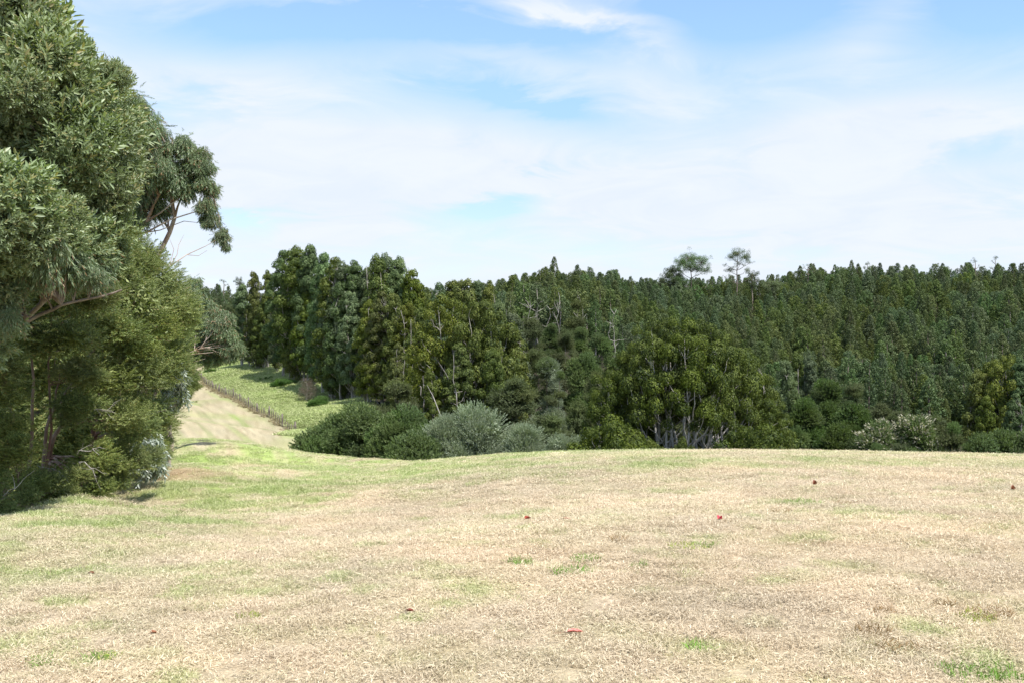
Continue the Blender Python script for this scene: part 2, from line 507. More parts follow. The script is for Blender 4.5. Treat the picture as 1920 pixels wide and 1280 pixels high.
def foliage_mat(name, dark, light, trans=.28, rough=.55, spec=.3, vary=.25, warm=None, tcol=None):
    m = bpy.data.materials.new(name); m.use_nodes = True; nt = NT(m.node_tree)
    a = nt.n('ShaderNodeAttribute', attribute_name='tone')
    oi = nt.n('ShaderNodeObjectInfo')
    c = nt.mix(a.outputs['Fac'], (*dark, 1), (*light, 1))
    if warm:
        c = nt.mix(nt.ramp(a.outputs['Fac'], .955, .999), c, (*warm, 1))
    hs = nt.n('ShaderNodeHueSaturation')
    nt.l(c, hs.inputs['Color'])
    nt.put(hs.inputs['Value'], nt.ramp(oi.outputs['Random'], 0, 1, 1 - vary, 1 + vary, smooth=False))
    r2 = nt.m('FRACT', nt.m('MULTIPLY', oi.outputs['Random'], 7.31))
    nt.put(hs.inputs['Hue'], nt.ramp(r2, 0, 1, .5 - .05 * vary, .5 + .09 * vary, smooth=False))
    r3 = nt.m('FRACT', nt.m('MULTIPLY', oi.outputs['Random'], 13.7))
    nt.put(hs.inputs['Saturation'], nt.ramp(r3, 0, 1, 1 - .8 * vary, 1 + .5 * vary, smooth=False))
    col = hs.outputs[0]
    b = pbsdf(nt, col, rough, spec)
    tr = nt.n('ShaderNodeBsdfTranslucent')
    nt.l(nt.mix(1.0, col, (1.25, 1.35, .5, 1), 'MULTIPLY'), tr.inputs[0])
    mx = nt.n('ShaderNodeMixShader'); mx.inputs[0].default_value = trans
    nt.l(b.outputs[0], mx.inputs[1]); nt.l(tr.outputs[0], mx.inputs[2])
    o = nt.n('ShaderNodeOutputMaterial'); nt.l(mx.outputs[0], o.inputs[0])
    return m


def bark_mat(name, a, b, scale=6, stretch=.25):
    m = bpy.data.materials.new(name); m.use_nodes = True; nt = NT(m.node_tree)
    g = nt.n('ShaderNodeTexCoord'); mp = nt.n('ShaderNodeMapping'); mp.inputs['Scale'].default_value = (1, 1, stretch)
    nt.l(g.outputs['Object'], mp.inputs[0])
    n = nt.noise(mp.outputs[0], scale, 5, .6)
    c = nt.mix(nt.ramp(n, .35, .65), (*a, 1), (*b, 1))
    p = pbsdf(nt, c, .85, .2)
    bp = nt.n('ShaderNodeBump'); bp.inputs['Strength'].default_value = .5; bp.inputs['Distance'].default_value = .02
    nt.l(nt.noise(mp.outputs[0], scale * 4, 4, .6), bp.inputs['Height']); nt.l(bp.outputs[0], p.inputs['Normal'])
    o = nt.n('ShaderNodeOutputMaterial'); nt.l(p.outputs[0], o.inputs[0])
    return m


M = dict(
    bigleaf=foliage_mat('sage_green_leaf', (0.12, 0.165, 0.065), (0.34, 0.41, 0.23), .25, .42, .45, .12, warm=(.32, .30, .14)),
    fine=foliage_mat('olive_fine_leaf', (0.075, 0.11, 0.026), (0.31, 0.355, 0.12), .2, .5, .35, .16, warm=(.25, .20, .07)),
    gum=foliage_mat('eucalypt_leaf', (0.1, 0.15, 0.07), (0.26, 0.33, 0.18), .22, .42, .5, .12, warm=(.30, .17, .09)),
    paleg=foliage_mat('pale_blue_gum_leaf', (0.16, 0.2, 0.15), (0.46, 0.5, 0.44), .2, .4, .5, .1),
    plume=foliage_mat('olive_conifer_needle', (0.038, 0.06, 0.01), (0.175, 0.21, 0.036), .22, .6, .25, .20, warm=(.15, .16, .035)),
    plumed=foliage_mat('deep_olive_needle', (.025, .045, .007), (.140, .175, .026), .2, .6, .25, .07),
    plumeg=foliage_mat('grey_green_conifer_needle', (0.052, 0.085, 0.032), (0.17, 0.225, 0.095), .2, .6, .25, .25),
    hill=foliage_mat('hillside_conifer_needle', (0.046, 0.07, 0.02), (0.155, 0.192, 0.056), .2, .6, .25, .24),
    hillb=foliage_mat('hillside_blue_green_needle', (0.05, 0.08, 0.03), (0.145, 0.196, 0.078), .2, .6, .25, .30),
    shrubd=foliage_mat('dark_shrub_leaf', (0.06, 0.095, 0.03), (0.18, 0.245, 0.09), .25, .55, .3, .15),
    silver=foliage_mat('silver_shrub_leaf', (0.15, 0.19, 0.12), (0.39, 0.45, 0.32), .22, .5, .35, .12),
    kanuka=foliage_mat('dull_bronze_green_leaf', (0.055, 0.072, 0.026), (0.155, 0.185, 0.07), .2, .6, .25, .2),
    broad=foliage_mat('broadleaf_green', (0.045, 0.078, 0.022), (0.145, 0.2, 0.062), .25, .5, .3, .2),
    cream=foliage_mat('cream_seed_head', (0.28, 0.27, 0.2), (0.5, 0.48, 0.37), .2, .7, .2, .08),
    dead=foliage_mat('dead_grey_twig', (.11, .085, .07), (.24, .19, .16), .1, .8, .1, .1),
    rush=foliage_mat('dry_rank_grass', (.22, .18, .12), (.44, .37, .26), .2, .8, .1, .1),
    weed=foliage_mat('rank_green_weed', (.06, .12, .03), (.14, .24, .06), .25, .6, .2, .15),
    bark=bark_mat('grey_brown_bark', (.10, .075, .06), (.26, .22, .185)),
    redbark=bark_mat('peeling_red_grey_bark', (.16, .085, .06), (.34, .27, .22), 4),
    pale=bark_mat('pale_conifer_bark', (.20, .18, .15), (.46, .43, .39), 3),
    limb=bark_mat('bleached_grey_limb', (.30, .28, .25), (.58, .55, .50), 3),
    gumbark=bark_mat('smooth_gum_bark', (.24, .15, .10), (.46, .38, .32), 4),
    deadwood=bark_mat('bleached_dead_wood', (.30, .27, .24), (.50, .47, .43), 8),
    post=bark_mat('weathered_post', (.10, .085, .07), (.24, .21, .18), 9),
)


def ground_mat():
    m = bpy.data.materials.new('pasture_ground'); m.use_nodes = True; nt = NT(m.node_tree)
    a = nt.n('ShaderNodeAttribute', attribute_name='gcol')
    g = nt.n('ShaderNodeNewGeometry')
    n = nt.noise(g.outputs['Position'], 9, 6, .7)
    n2 = nt.noise(g.outputs['Position'], 60, 3, .7)
    k = nt.m('MULTIPLY', nt.ramp(n, .3, .7, .72, 1.12), nt.ramp(n2, .3, .7, .7, 1.1))
    hs = nt.n('ShaderNodeHueSaturation'); nt.l(a.outputs['Color'], hs.inputs['Color']); nt.put(hs.inputs['Value'], k)
    p = pbsdf(nt, hs.outputs[0], .95, .1)
    bp = nt.n('ShaderNodeBump'); bp.inputs['Strength'].default_value = .6; bp.inputs['Distance'].default_value = .03
    nt.l(nt.noise(g.outputs['Position'], 25, 5, .7), bp.inputs['Height']); nt.l(bp.outputs[0], p.inputs['Normal'])
    o = nt.n('ShaderNodeOutputMaterial'); nt.l(p.outputs[0], o.inputs[0])
    return m


def blade_mat():
    m = bpy.data.materials.new('grass_blade'); m.use_nodes = True; nt = NT(m.node_tree)
    a = nt.n('ShaderNodeAttribute', attribute_name='gcol', attribute_type='INSTANCER')
    t = nt.n('ShaderNodeAttribute', attribute_name='tone')
    c = nt.mix(nt.ramp(t.outputs['Fac'], 0, 1, .0, .45, smooth=False), a.outputs['Color'], nt.mix(t.outputs['Fac'], (.38, .28, .18, 1), (.80, .71, .565, 1)))
    hs = nt.n('ShaderNodeHueSaturation'); nt.l(c, hs.inputs['Color']); nt.put(hs.inputs['Value'], nt.ramp(t.outputs['Fac'], 0, 1, .78, 1.25, smooth=False))
    p = pbsdf(nt, hs.outputs[0], .7, .25)
    tr = nt.n('ShaderNodeBsdfTranslucent'); nt.l(hs.outputs[0], tr.inputs[0])
    mx = nt.n('ShaderNodeMixShader'); mx.inputs[0].default_value = .25
    nt.l(p.outputs[0], mx.inputs[1]); nt.l(tr.outputs[0], mx.inputs[2])
    o = nt.n('ShaderNodeOutputMaterial'); nt.l(mx.outputs[0], o.inputs[0])
    return m


# ------------------------------------------------------------------ the ground, one sheet to the horizon
def build_ground():
    R = np.concatenate([[0.0], np.geomspace(.4, 3000, 300)])
    half = math.radians(34)
    th = np.concatenate([np.linspace(-half, half, 420), np.linspace(half, 2 * PI - half, 130)[1:-1]])
    nr, na = len(R), len(th)
    x = (R[:, None] * np.sin(th)[None]).ravel(); y = (R[:, None] * np.cos(th)[None]).ravel()
    z = ground(x, y)
    i, j = np.meshgrid(np.arange(nr - 1), np.arange(na), indexing='ij'); j2 = (j + 1) % na
    q = np.stack([i * na + j, i * na + j2, (i + 1) * na + j2, (i + 1) * na + j], -1).reshape(-1, 4)[:, ::-1]
    q = q[na:]
    V = np.stack([x, y, z], -1)
    # the innermost ring closes with one fan
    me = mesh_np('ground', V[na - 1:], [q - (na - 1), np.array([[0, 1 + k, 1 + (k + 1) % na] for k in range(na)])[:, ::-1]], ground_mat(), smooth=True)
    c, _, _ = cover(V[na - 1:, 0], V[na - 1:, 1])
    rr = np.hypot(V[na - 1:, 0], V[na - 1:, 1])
    k = (.55 * (1 - sstep(rr, 14, 34)))[:, None]        # earth and old thatch between the tufts, their shade put into the colour
    c = c * (1 - k) + (c * .5 + SHADED_SOIL * .5) * k
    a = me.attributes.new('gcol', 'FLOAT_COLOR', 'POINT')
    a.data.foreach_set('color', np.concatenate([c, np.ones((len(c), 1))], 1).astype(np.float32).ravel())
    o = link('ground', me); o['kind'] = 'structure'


build_ground()


def build_distant_hill():
    n, mm = 60, 14
    a = np.linspace(.395, .78, n)
    prof = (sstep(a, .39, .50) * .75 + .25 * sstep(a, .5, .75)) * (1 + .08 * np.sin(a * 90))
    Y = 1700
    V = []
    for k in range(mm):
        t = k / (mm - 1)
        h = 122 * prof * math.sin(PI * min(1, t * 1.25 + .02) * .5) if t < .8 else 122 * prof * (1 - (t - .8) * 2)
        for i in range(n):
            V.append((a[i] * Y * (1 + (t - .5) * .0), Y - 150 + 400 * t + 20 * vnoise(a[i] * 40, t * 5), -12 + h[i] + 4 * (vnoise(a[i] * 60, t * 9) - .5)))
    i, j = np.meshgrid(np.arange(mm - 1), np.arange(n - 1), indexing='ij')
    q = np.stack([i * n + j, i * n + j + 1, (i + 1) * n + j + 1, (i + 1) * n + j], -1).reshape(-1, 4)
    m = bpy.data.materials.new('far_range'); m.use_nodes = True; nt = NT(m.node_tree)
    g = nt.n('ShaderNodeNewGeometry')
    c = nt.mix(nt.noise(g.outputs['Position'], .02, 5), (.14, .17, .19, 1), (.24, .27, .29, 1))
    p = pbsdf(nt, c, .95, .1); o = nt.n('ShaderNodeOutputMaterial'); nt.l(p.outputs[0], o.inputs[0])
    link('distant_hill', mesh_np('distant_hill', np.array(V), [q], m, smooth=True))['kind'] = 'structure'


build_distant_hill()


# ------------------------------------------------------------------ mass cover by geometry nodes (grass, the rest of the far wood)
def gn_scatter(name, P, rot, scl, idx, protos, colors=None, kind='stuff'):
    me = bpy.data.meshes.new(name)
    me.vertices.add(len(P)); me.vertices.foreach_set('co', np.ascontiguousarray(P, np.float32).ravel())
    def at_(n, t, key, v):
        a = me.attributes.new(n, t, 'POINT'); a.data.foreach_set(key, np.ascontiguousarray(v).ravel())
    at_('rot', 'FLOAT_VECTOR', 'vector', rot.astype(np.float32)); at_('scl', 'FLOAT_VECTOR', 'vector', scl.astype(np.float32)); at_('idx', 'INT', 'value', idx.astype(np.int32))
    if colors is not None:
        at_('gcol', 'FLOAT_COLOR', 'color', np.concatenate([colors, np.ones((len(colors), 1))], 1).astype(np.float32))
    ob = link(name, me); ob['kind'] = kind
    c = bpy.data.collections.new(name + '_pieces')
    for k, pm in enumerate(protos):
        c.objects.link(bpy.data.objects.new('%s_piece_%02d' % (name, k), pm))
    ng = bpy.data.node_groups.new(name, 'GeometryNodeTree')
    ng.interface.new_socket('Geometry', in_out='INPUT', socket_type='NodeSocketGeometry')
    ng.interface.new_socket('Geometry', in_out='OUTPUT', socket_type='NodeSocketGeometry')
    N = ng.nodes; L = ng.links.new
    i = N.new('NodeGroupInput'); o = N.new('NodeGroupOutput'); ci = N.new('GeometryNodeCollectionInfo')
    ci.inputs['Collection'].default_value = c; ci.inputs['Separate Children'].default_value = True; ci.inputs['Reset Children'].default_value = True
    ip = N.new('GeometryNodeInstanceOnPoints'); ip.inputs['Pick Instance'].default_value = True
    def na(n, t):
        x = N.new('GeometryNodeInputNamedAttribute'); x.data_type = t; x.inputs['Name'].default_value = n
        return x.outputs['Attribute']
    L(i.outputs[0], ip.inputs['Points']); L(ci.outputs[0], ip.inputs['Instance']); L(na('idx', 'INT'), ip.inputs['Instance Index'])
    L(na('rot', 'FLOAT_VECTOR'), ip.inputs['Rotation']); L(na('scl', 'FLOAT_VECTOR'), ip.inputs['Scale']); L(ip.outputs[0], o.inputs[0])
    md = ob.modifiers.new('scatter', 'NODES'); md.node_group = ng
    return ob


def grass_clump(rng, n, R, L, W, lean, mat):
    """Curved cut blades, three-sided strips: lying (lean near 1) or standing."""
    r = R * np.sqrt(rng.random(n)); a = rng.random(n) * 2 * PI
    B = np.stack([r * np.cos(a), r * np.sin(a), np.zeros(n) - .004], -1)
    az = rng.random(n) * 2 * PI
    ln = np.clip(lean + rng.normal(size=n) * .22, .05, 1.25)
    h = np.stack([np.cos(az), np.sin(az), 0 * az], -1); up = np.array([0, 0, 1.])
    l = (L * (.5 + .9 * rng.random(n)))[:, None]
    s0 = np.cos(ln * PI / 2)[:, None]; c0 = np.sin(ln * PI / 2)[:, None]
    d0 = unit(h * c0 + up * np.maximum(s0, .12)); d1 = unit(d0 + h * .5 - up * .35 + rng.normal(size=(n, 3)) * .35)
    lift = (rng.random(n) * .022 * (lean > .5))[:, None] * up
    S = unit(np.cross(d0, up) + rng.normal(size=(n, 3)) * .3) * (W * (.6 + .8 * rng.random(n)))[:, None] * .5
    p0 = B + lift; p1 = p0 + d0 * l * .5; p2 = p1 + d1 * l * .5
    v = np.stack([p0 - S, p0 + S, p1 + S * .85, p1 - S * .85, p2], 1).reshape(-1, 3)
    k = np.arange(n)[:, None] * 5
    tone = np.repeat(rng.random(n), 5)
    return mesh_np('grass_tuft', v, [k + np.array([0, 1, 2, 3]), k + np.array([3, 2, 4])], mat, tone)


BLADE = blade_mat()


def build_grass():
    rng = np.random.default_rng(3)
    protos = [grass_clump(rng, 115, .11, .033, .0035, .82, BLADE) for _ in range(5)]      # flattened, cut straw
    protos += [grass_clump(rng, 95, .10, .036, .0038, .35, BLADE) for _ in range(3)]     # standing live grass
    Ps, Ss = [], []
    for (r0, r1, dens, s, half) in [(1.5, 3.8, 40, 1.0, 40), (3.8, 9, 150, .95, 33), (9, 15, 95, 1.15, 31), (15, 24, 40, 1.5, 30), (24, 40, 16, 2.1, 30), (40, 66, 7, 2.9, 27)]:
        ha = math.radians(half)
        n = int(dens * ha * (r1 * r1 - r0 * r0))
        r = np.sqrt(r0 * r0 + rng.random(n) * (r1 * r1 - r0 * r0)); a = (rng.random(n) * 2 - 1) * ha
        Ps.append(np.stack([r * np.sin(a), r * np.cos(a)], -1)); Ss.append(np.full(n, s) * (.75 + .5 * rng.random(n)))
    P = np.concatenate(Ps); S = np.concatenate(Ss)
    c, g, wd = cover(P[:, 0], P[:, 1])
    k = (wd < .5) & ~((P[:, 1] > 33) & (P[:, 0] > -.06 * P[:, 1] + 2))
    # thin places where the thatch shows
    k &= fbm(P[:, 0], P[:, 1], .28, 3, 6) > .22
    P, S, c, g = P[k], S[k], c[k], g[k]
    z = ground(P[:, 0], P[:, 1])
    e = .1
    gx = (ground(P[:, 0] + e, P[:, 1]) - z) / e; gy = (ground(P[:, 0], P[:, 1] + e) - z) / e
    rot = np.stack([np.arctan(gy), -np.arctan(gx), rng.random(len(P)) * 2 * PI], -1)
    # keep the tilt small and let the spin be free: the slope is gentle
    rot[:, :2] *= 0
    green = rng.random(len(P)) < g * .8
    idx = np.where(green, 5 + rng.integers(0, 3, len(P)), rng.integers(0, 5, len(P)))
    hgt = np.where(green, .75 + .6 * g, .8 + .4 * rng.random(len(P)))
    # blades of one colour family: push each tuft towards what it is
    c = np.where(green[:, None], c * .55 + (GREEN * .6 + LUSH * .4) * .45, c)
    scl = np.stack([S, S, np.minimum(S, 1.7) * hgt], -1)
    print('grass tufts', len(P))
    gn_scatter('grass', np.concatenate([P, z[:, None]], 1), rot, scl, idx, protos, c)


build_grass()


# ------------------------------------------------------------------ foliage masses shared by many trees
def remat(me, mat):
    c = me.copy(); c.materials.clear(); c.materials.append(mat)
    return c


def make_clumps():
    rng = np.random.default_rng(11)
    out = {}
    # broad sage leaves about 10 cm long (on a mass 0.55 m in radius)
    T = [spray(rng, 12, .38, .165, .046, .95, fancy=True) for _ in range(6)]
    out['bigleaf'] = [mesh_np('foliage', *(lambda v, q, t: (v, [q], M['bigleaf'], t))(*clump(rng, T, 600, 10, .35, shoots=90, filler=(420, .26, .09), lobe_r=.38, shoot_size=1.45))) for _ in range(3)]
    # fine narrow leaves on upright sprays
    T = [spray(rng, 26, .28, .080, .021, 1.05) for _ in range(8)]
    out['fine'] = [mesh_np('foliage', *(lambda v, q, t: (v, [q], M['fine'], t))(*clump(rng, T, 600, 11, .35, shoots=46, filler=(500, .20, .07), lobe_r=.33))) for _ in range(4)]
    # hanging sickle leaves
    T = [spray(rng, 16, .42, .21, .030, .55) for _ in range(6)]
    out['gum'] = [mesh_np('foliage', *(lambda v, q, t: (v, [q], M['gum'], t))(*clump(rng, T, 460, 14, 0, droop=True, shoots=26, filler=(200, .25, .07), lobe_r=.36))) for _ in range(3)]
    T = [spray(rng, 7, .5, .38, .10, .6, fancy=True) for _ in range(4)]
    out['paleg'] = [mesh_np('foliage', *(lambda v, q, t: (v, [q], M['paleg'], t))(*clump(rng, T, 90, 8, 0, droop=True, lobe_r=.4)))]
    # middle-distance shrubs
    T = [spray(rng, 12, .26, .13, .045, .8) for _ in range(6)]
    sh = [clump(rng, T, 560, 14, .45, shoots=130, filler=(400, .25, .12), lobe_r=.32) for _ in range(3)]
    for k in ('shrubd', 'broad', 'weed'):
        out[k] = [mesh_np('foliage', v, [q], M[k], t) for v, q, t in sh]
    T = [spray(rng, 14, .40, .10, .030, .45) for _ in range(6)]
    sh = [clump(rng, T, 560, 13, 1.0, shoots=140, filler=(500, .25, .12), lobe_r=.32) for _ in range(3)]
    for k in ('silver', 'rush'):
        out[k] = [mesh_np('foliage', v, [q], M[k], t) for v, q, t in sh]
    # layered, flat-topped masses
    T = [spray(rng, 16, .30, .09, .035, 1.2) for _ in range(6)]
    sh = [clump(rng, T, 560, 16, .2, shoots=30, filler=(400, .2, .1), lobe_r=.30, squash=.5) for _ in range(3)]
    out['kanuka'] = [mesh_np('foliage', v, [q], M['kanuka'], t) for v, q, t in sh]
    T = [spray(rng, 5, .3, .22, .075, .7) for _ in range(3)]
    v, q, t = clump(rng, T, 130, 10, .6, lobe_r=.4)
    out['cream'] = [mesh_np('flower_heads', v, [q], M['cream'], t)]
    v, q, t = clump(rng, [spray(rng, 10, .5, .25, .012, .6) for _ in range(4)], 220, 12, .3, lobe_r=.4)
    out['dead'] = [mesh_np('dead_twigs', v, [q], M['dead'], t)]
    return out


CL = make_clumps()
print('clump faces', {k: [len(m.polygons) for m in v] for k, v in CL.items()})


def custom_tree(name, label, cat, base, clumps, kind, bark, group=None, r0=.12, seed=0, stems=None, extra=None, part='foliage', bend=.05, sink=.15, twigs=3, squash=(1, 1, 1)):
    """A tree or shrub with a trunk at base (x, y) and foliage masses at given points [(x,y,z,r[,kind])]."""
    rng = np.random.default_rng(seed)
    bz = gz(*base)
    t = thing(name, (base[0], base[1], bz), label, cat, group)
    B = np.array([base[0], base[1], bz])
    C = [(np.array(c[:3]), c[3] * (.78 if kind == 'fine' else .94 if kind == 'bigleaf' else 1), c[4] if len(c) > 4 else kind) for c in clumps]
    if kind in ('bigleaf', 'fine', 'gum'):
        C2 = []
        for c, r, k in C:
            C2.append((c, r * (.86 if kind != 'fine' else 1.0), k))
            for _ in range(2 if kind != 'fine' else 1):
                C2.append((c + rdir(rng, 1)[0] * np.array([1, .7, 1]) * r * .72, r * rng.uniform(.38, .58), k))
        C = C2
    tb = Tubes(7)
    if stems is None:
        zs = sorted(c[0][2] for c in C)
        ctr = np.mean([c[0] for c in C], 0)
        top = np.array([B[0] * .5 + ctr[0] * .5, B[1] * .5 + ctr[1] * .5, zs[int(len(zs) * .85)]])
        stems = [[B - B, top - B]]
    else:
        stems = [[np.array(a, float) - B for a in s] for s in stems]
    paths = []
    for si, s in enumerate(stems):
        r1 = r0[si % len(r0)] if isinstance(r0, list) else r0
        s = [np.array(p, float) for p in s]
        s[0] = s[0] - np.array([0, 0, sink])
        pts = []
        for a, b in zip(s[:-1], s[1:]):
            for u in np.linspace(0, 1, 6)[:-1]:
                pts.append(a + (b - a) * u)
        pts.append(s[-1]); pts = np.array(pts)
        L = np.linalg.norm(pts[-1] - pts[0])
        pts[1:] += np.cumsum(rng.normal(size=(len(pts) - 1, 3)) * .012 * L, 0) * np.array([1, 1, .3])
        rr = np.linspace(r1, r1 * .3, len(pts)); rr[0] *= 1.35
        tb.add(pts, rr); paths.append((pts, rr))
    for c, r, k in C:
        c = c - B
        best = None
        for pts, rr in paths:
            tgt = c - np.array([0, 0, .55 * np.linalg.norm((c - pts.mean(0))[:2]) + r * .4])
            d = np.linalg.norm(pts - tgt, axis=1); i = int(d.argmin())
            if best is None or d[i] < best[0]:
                best = (d[i], pts[i], rr[i])
        _, p, rr_ = best
        br = min(rr_ * .7, .022 + .018 * np.linalg.norm(c - p))
        tb.curve(p, c, br, br * .3, sag=.05 if k != 'gum' else .15, wob=.02, rng=rng, sides=5)
        for _ in range(twigs):
            e = c + rdir(rng, 1)[0] * r * .85
            tb.curve(p * .25 + c * .75, e, br * .35, br * .1, wob=.04, rng=rng, n=5, sides=4)
    if extra:
        for pts, ra, rb in extra:
            pts = np.array(pts) - B
            tb.add(pts, np.linspace(ra, rb, len(pts)), 5)
    link('trunk', tb.mesh('trunk', bark), t)
    for c, r, k in C:
        ms = CL[k]
        o = link('foliage' if k not in ('cream', 'dead') else {'cream': 'flower_heads', 'dead': 'dead_twigs'}[k], ms[rng.integers(len(ms))], t, 'stuff')
        o.location = c - B; o.rotation_euler = (0, 0, rng.random() * 6.28)
        if k == 'fine':
            squash = (1.08, 1.08, .76)
        o.scale = (r * squash[0] * rng.uniform(.9, 1.12), r * squash[1] * rng.uniform(.9, 1.12), r * squash[2] * rng.uniform(.88, 1.1))
    return t


def px_clumps(L, jit=0.0, dy=0.0):
    return [tuple(at(c[0], c[1], c[2] + dy)) + tuple(c[3:]) for c in L]


# ------------------------------------------------------------------ the grove at the left edge
def base_at(px, Y):
    return ((px - 960) / F * Y, Y)


BLACKWOOD = [(0, 60, 12, .60), (-70, 0, 12.6, .9), (-10, -60, 12.6, .6), (70, 150, 11.7, .55), (118, 158, 12, .46), (165, 215, 12.3, .38), (128, 125, 12.6, .30), (85, 92, 12.6, .22), (205, 160, 12.5, .26), (235, 235, 12.8, .22), (215, 225, 12.6, .2), (195, 275, 12.5, .40), (140, 280, 11.8, .50),
             (40, 240, 11.9, .6), (-60, 180, 12, .9), (190, 350, 12.5, .42), (120, 370, 12.6, .5), (20, 370, 10.5, .42), (-60, 400, 10.4, .6), (55, 440, 10.7, .36), (105, 430, 11.2, .34), (0, 500, 10.9, .36),
             (-70, 540, 11.2, .6), (150, 460, 12.0, .38), (195, 440, 12.7, .40), (-50, -220, 12.8, 1.0), (-220, -100, 13.4, 1.2), (0, -160, 12.8, .55), (60, 330, 13.4, .8), (-120, 300, 13.6, 1.1), (0, 120, 13.6, 1.0),
             (150, 240, 13.4, .7), (210, 310, 13.2, .45), (65, 95, 12.2, .36), (30, 20, 12, .4), (85, 55, 12.3, .16), (35, 180, 11.2, .3), (-30, 640, 11.4, .35),
             (95, 480, 11.0, .34, 'gum'), (150, 500, 11.6, .34, 'gum'), (45, 520, 11.0, .24, 'gum'), (185, 500, 12.2, .30, 'gum'), (20, 600, 10.9, .20, 'gum'), (120, 525, 12, .25, 'gum')]
b = base_at(-150, 13.6)
custom_tree('blackwood_tree', 'tall sage-green broad-leaved tree nearest the camera, cut by the left and top edges', 'tree', b, px_clumps(BLACKWOOD, dy=.8), 'bigleaf', M['bark'],
            r0=[.15, .045, .035, .024], seed=1, stems=[[(b[0], b[1], gz(*b)), at(-90, 620, 13.4), at(-10, 240, 13), at(0, -150, 12.8)], [at(-120, 760, 13.5), at(60, 560, 12.8), at(120, 330, 12.7)],
                                   [at(-100, 640, 13.4), at(0, 620, 12.4), at(100, 575, 12.3), at(190, 545, 12.4)]], twigs=5)

FINE_A = [(10, 600, 14.6, .72), (-60, 690, 14.2, .8), (30, 850, 13.7, .42), (-20, 900, 13.6, .45), (110, 640, 15.2, .65), (55, 560, 15.2, .6), (160, 555, 16, .6), (20, 745, 14.8, .38), (-60, 800, 14.3, .6), (20, 800, 14.2, .30), (45, 930, 13.9, .26), (0, 950, 13.4, .3), (85, 905, 14.7, .36), (110, 560, 16, .8), (150, 700, 15.6, .45), (60, 905, 14.4, .28)]
b = base_at(40, 16)
custom_tree('kanuka_tree', 'fine-leaved dark olive tree by the left edge with thin grey stems bare in its shade', 'tree', b, px_clumps(FINE_A), 'fine', M['redbark'], 'fine-leaved trees of the grove', r0=[.038, .03, .035], seed=2,
            stems=[[(b[0], b[1], gz(*b)), at(60, 800, 16), at(50, 560, 15.6)], [(b[0] + .25, b[1] + .1, gz(*b)), at(105, 810, 16.1), at(110, 600, 15.8)], [(b[0] - .3, b[1] + .1, gz(*b)), at(20, 780, 15.8), at(0, 620, 15.2)]])
FINE_B = [(205, 625, 17.1, .78), (255, 560, 18, .8), (185, 710, 16.6, .60), (145, 760, 16.1, .45), (245, 700, 17.5, .75), (205, 785, 16.9, .58), (250, 800, 17.5, .5), (170, 860, 16.3, .45), (230, 865, 17.2, .50), (110, 925, 15.2, .32), (175, 915, 16.2, .34),
          (225, 905, 17.2, .30), (140, 890, 15.8, .30), (205, 530, 18, .6), (260, 500, 19, .5), (290, 620, 18.6, .5), (280, 860, 18.3, .35)]
b = base_at(150, 18)
custom_tree('kanuka_tree', 'bushy fine-leaved olive tree amid the grove, leaning red-grey stem at its left', 'tree', b, px_clumps(FINE_B), 'fine', M['redbark'], 'fine-leaved trees of the grove', r0=[.035, .04, .06], seed=3,
            stems=[[at(85, 875, 16.9), at(95, 780, 16.9), at(120, 700, 17)], [at(80, 880, 17.0), at(103, 800, 16.5), at(125, 740, 16.6), at(200, 600, 17.4)], [(b[0], b[1], gz(*b)), at(190, 780, 18), at(240, 600, 18)]])
FINE_C = [(290, 525, 22, .75), (325, 545, 23, .55), (318, 605, 23.2, .75), (335, 650, 24, .60), (285, 680, 22, .85), (285, 770, 22, .75), (318, 790, 23.5, .50), (275, 835, 21.4, .45), (322, 830, 25, .42), (250, 485, 20, .65), (215, 500, 18.6, .55),
          (300, 590, 22, .8), (240, 450, 20.5, .4), (325, 700, 24, .5), (300, 850, 22.5, .35), (335, 770, 25.5, .3), (220, 470, 19, .45)]
b = base_at(270, 23)
FINE_C = [(c[0] - (26 if c[0] > 300 and c[1] > 625 else 0),) + c[1:] for c in FINE_C]
custom_tree('kanuka_tree', 'bright olive fine-leaved tree with a rounded head at the right-hand side of the grove', 'tree', b, px_clumps(FINE_C), 'fine', M['redbark'], 'fine-leaved trees of the grove', r0=.11, seed=4,
            stems=[[(b[0], b[1], gz(*b)), at(275, 780, 23), at(290, 600, 22.6)], [(b[0] - .4, b[1], gz(*b)), at(255, 760, 23), at(250, 520, 21.5)]])
b = base_at(296, 37)
custom_tree('kanuka_tree', 'small-crowned olive tree whose rounded side juts from the grove over the tan strip', 'tree', b, px_clumps([(348, 712, 36, .55), (338, 735, 35.6, .5), (362, 725, 36.4, .32), (355, 690, 36.5, .5), (335, 690, 36, .6), (318, 700, 36.5, .7), (305, 720, 37, .7), (312, 660, 37, .6)]), 'fine', M['redbark'], 'fine-leaved trees of the grove', r0=.05, seed=5)
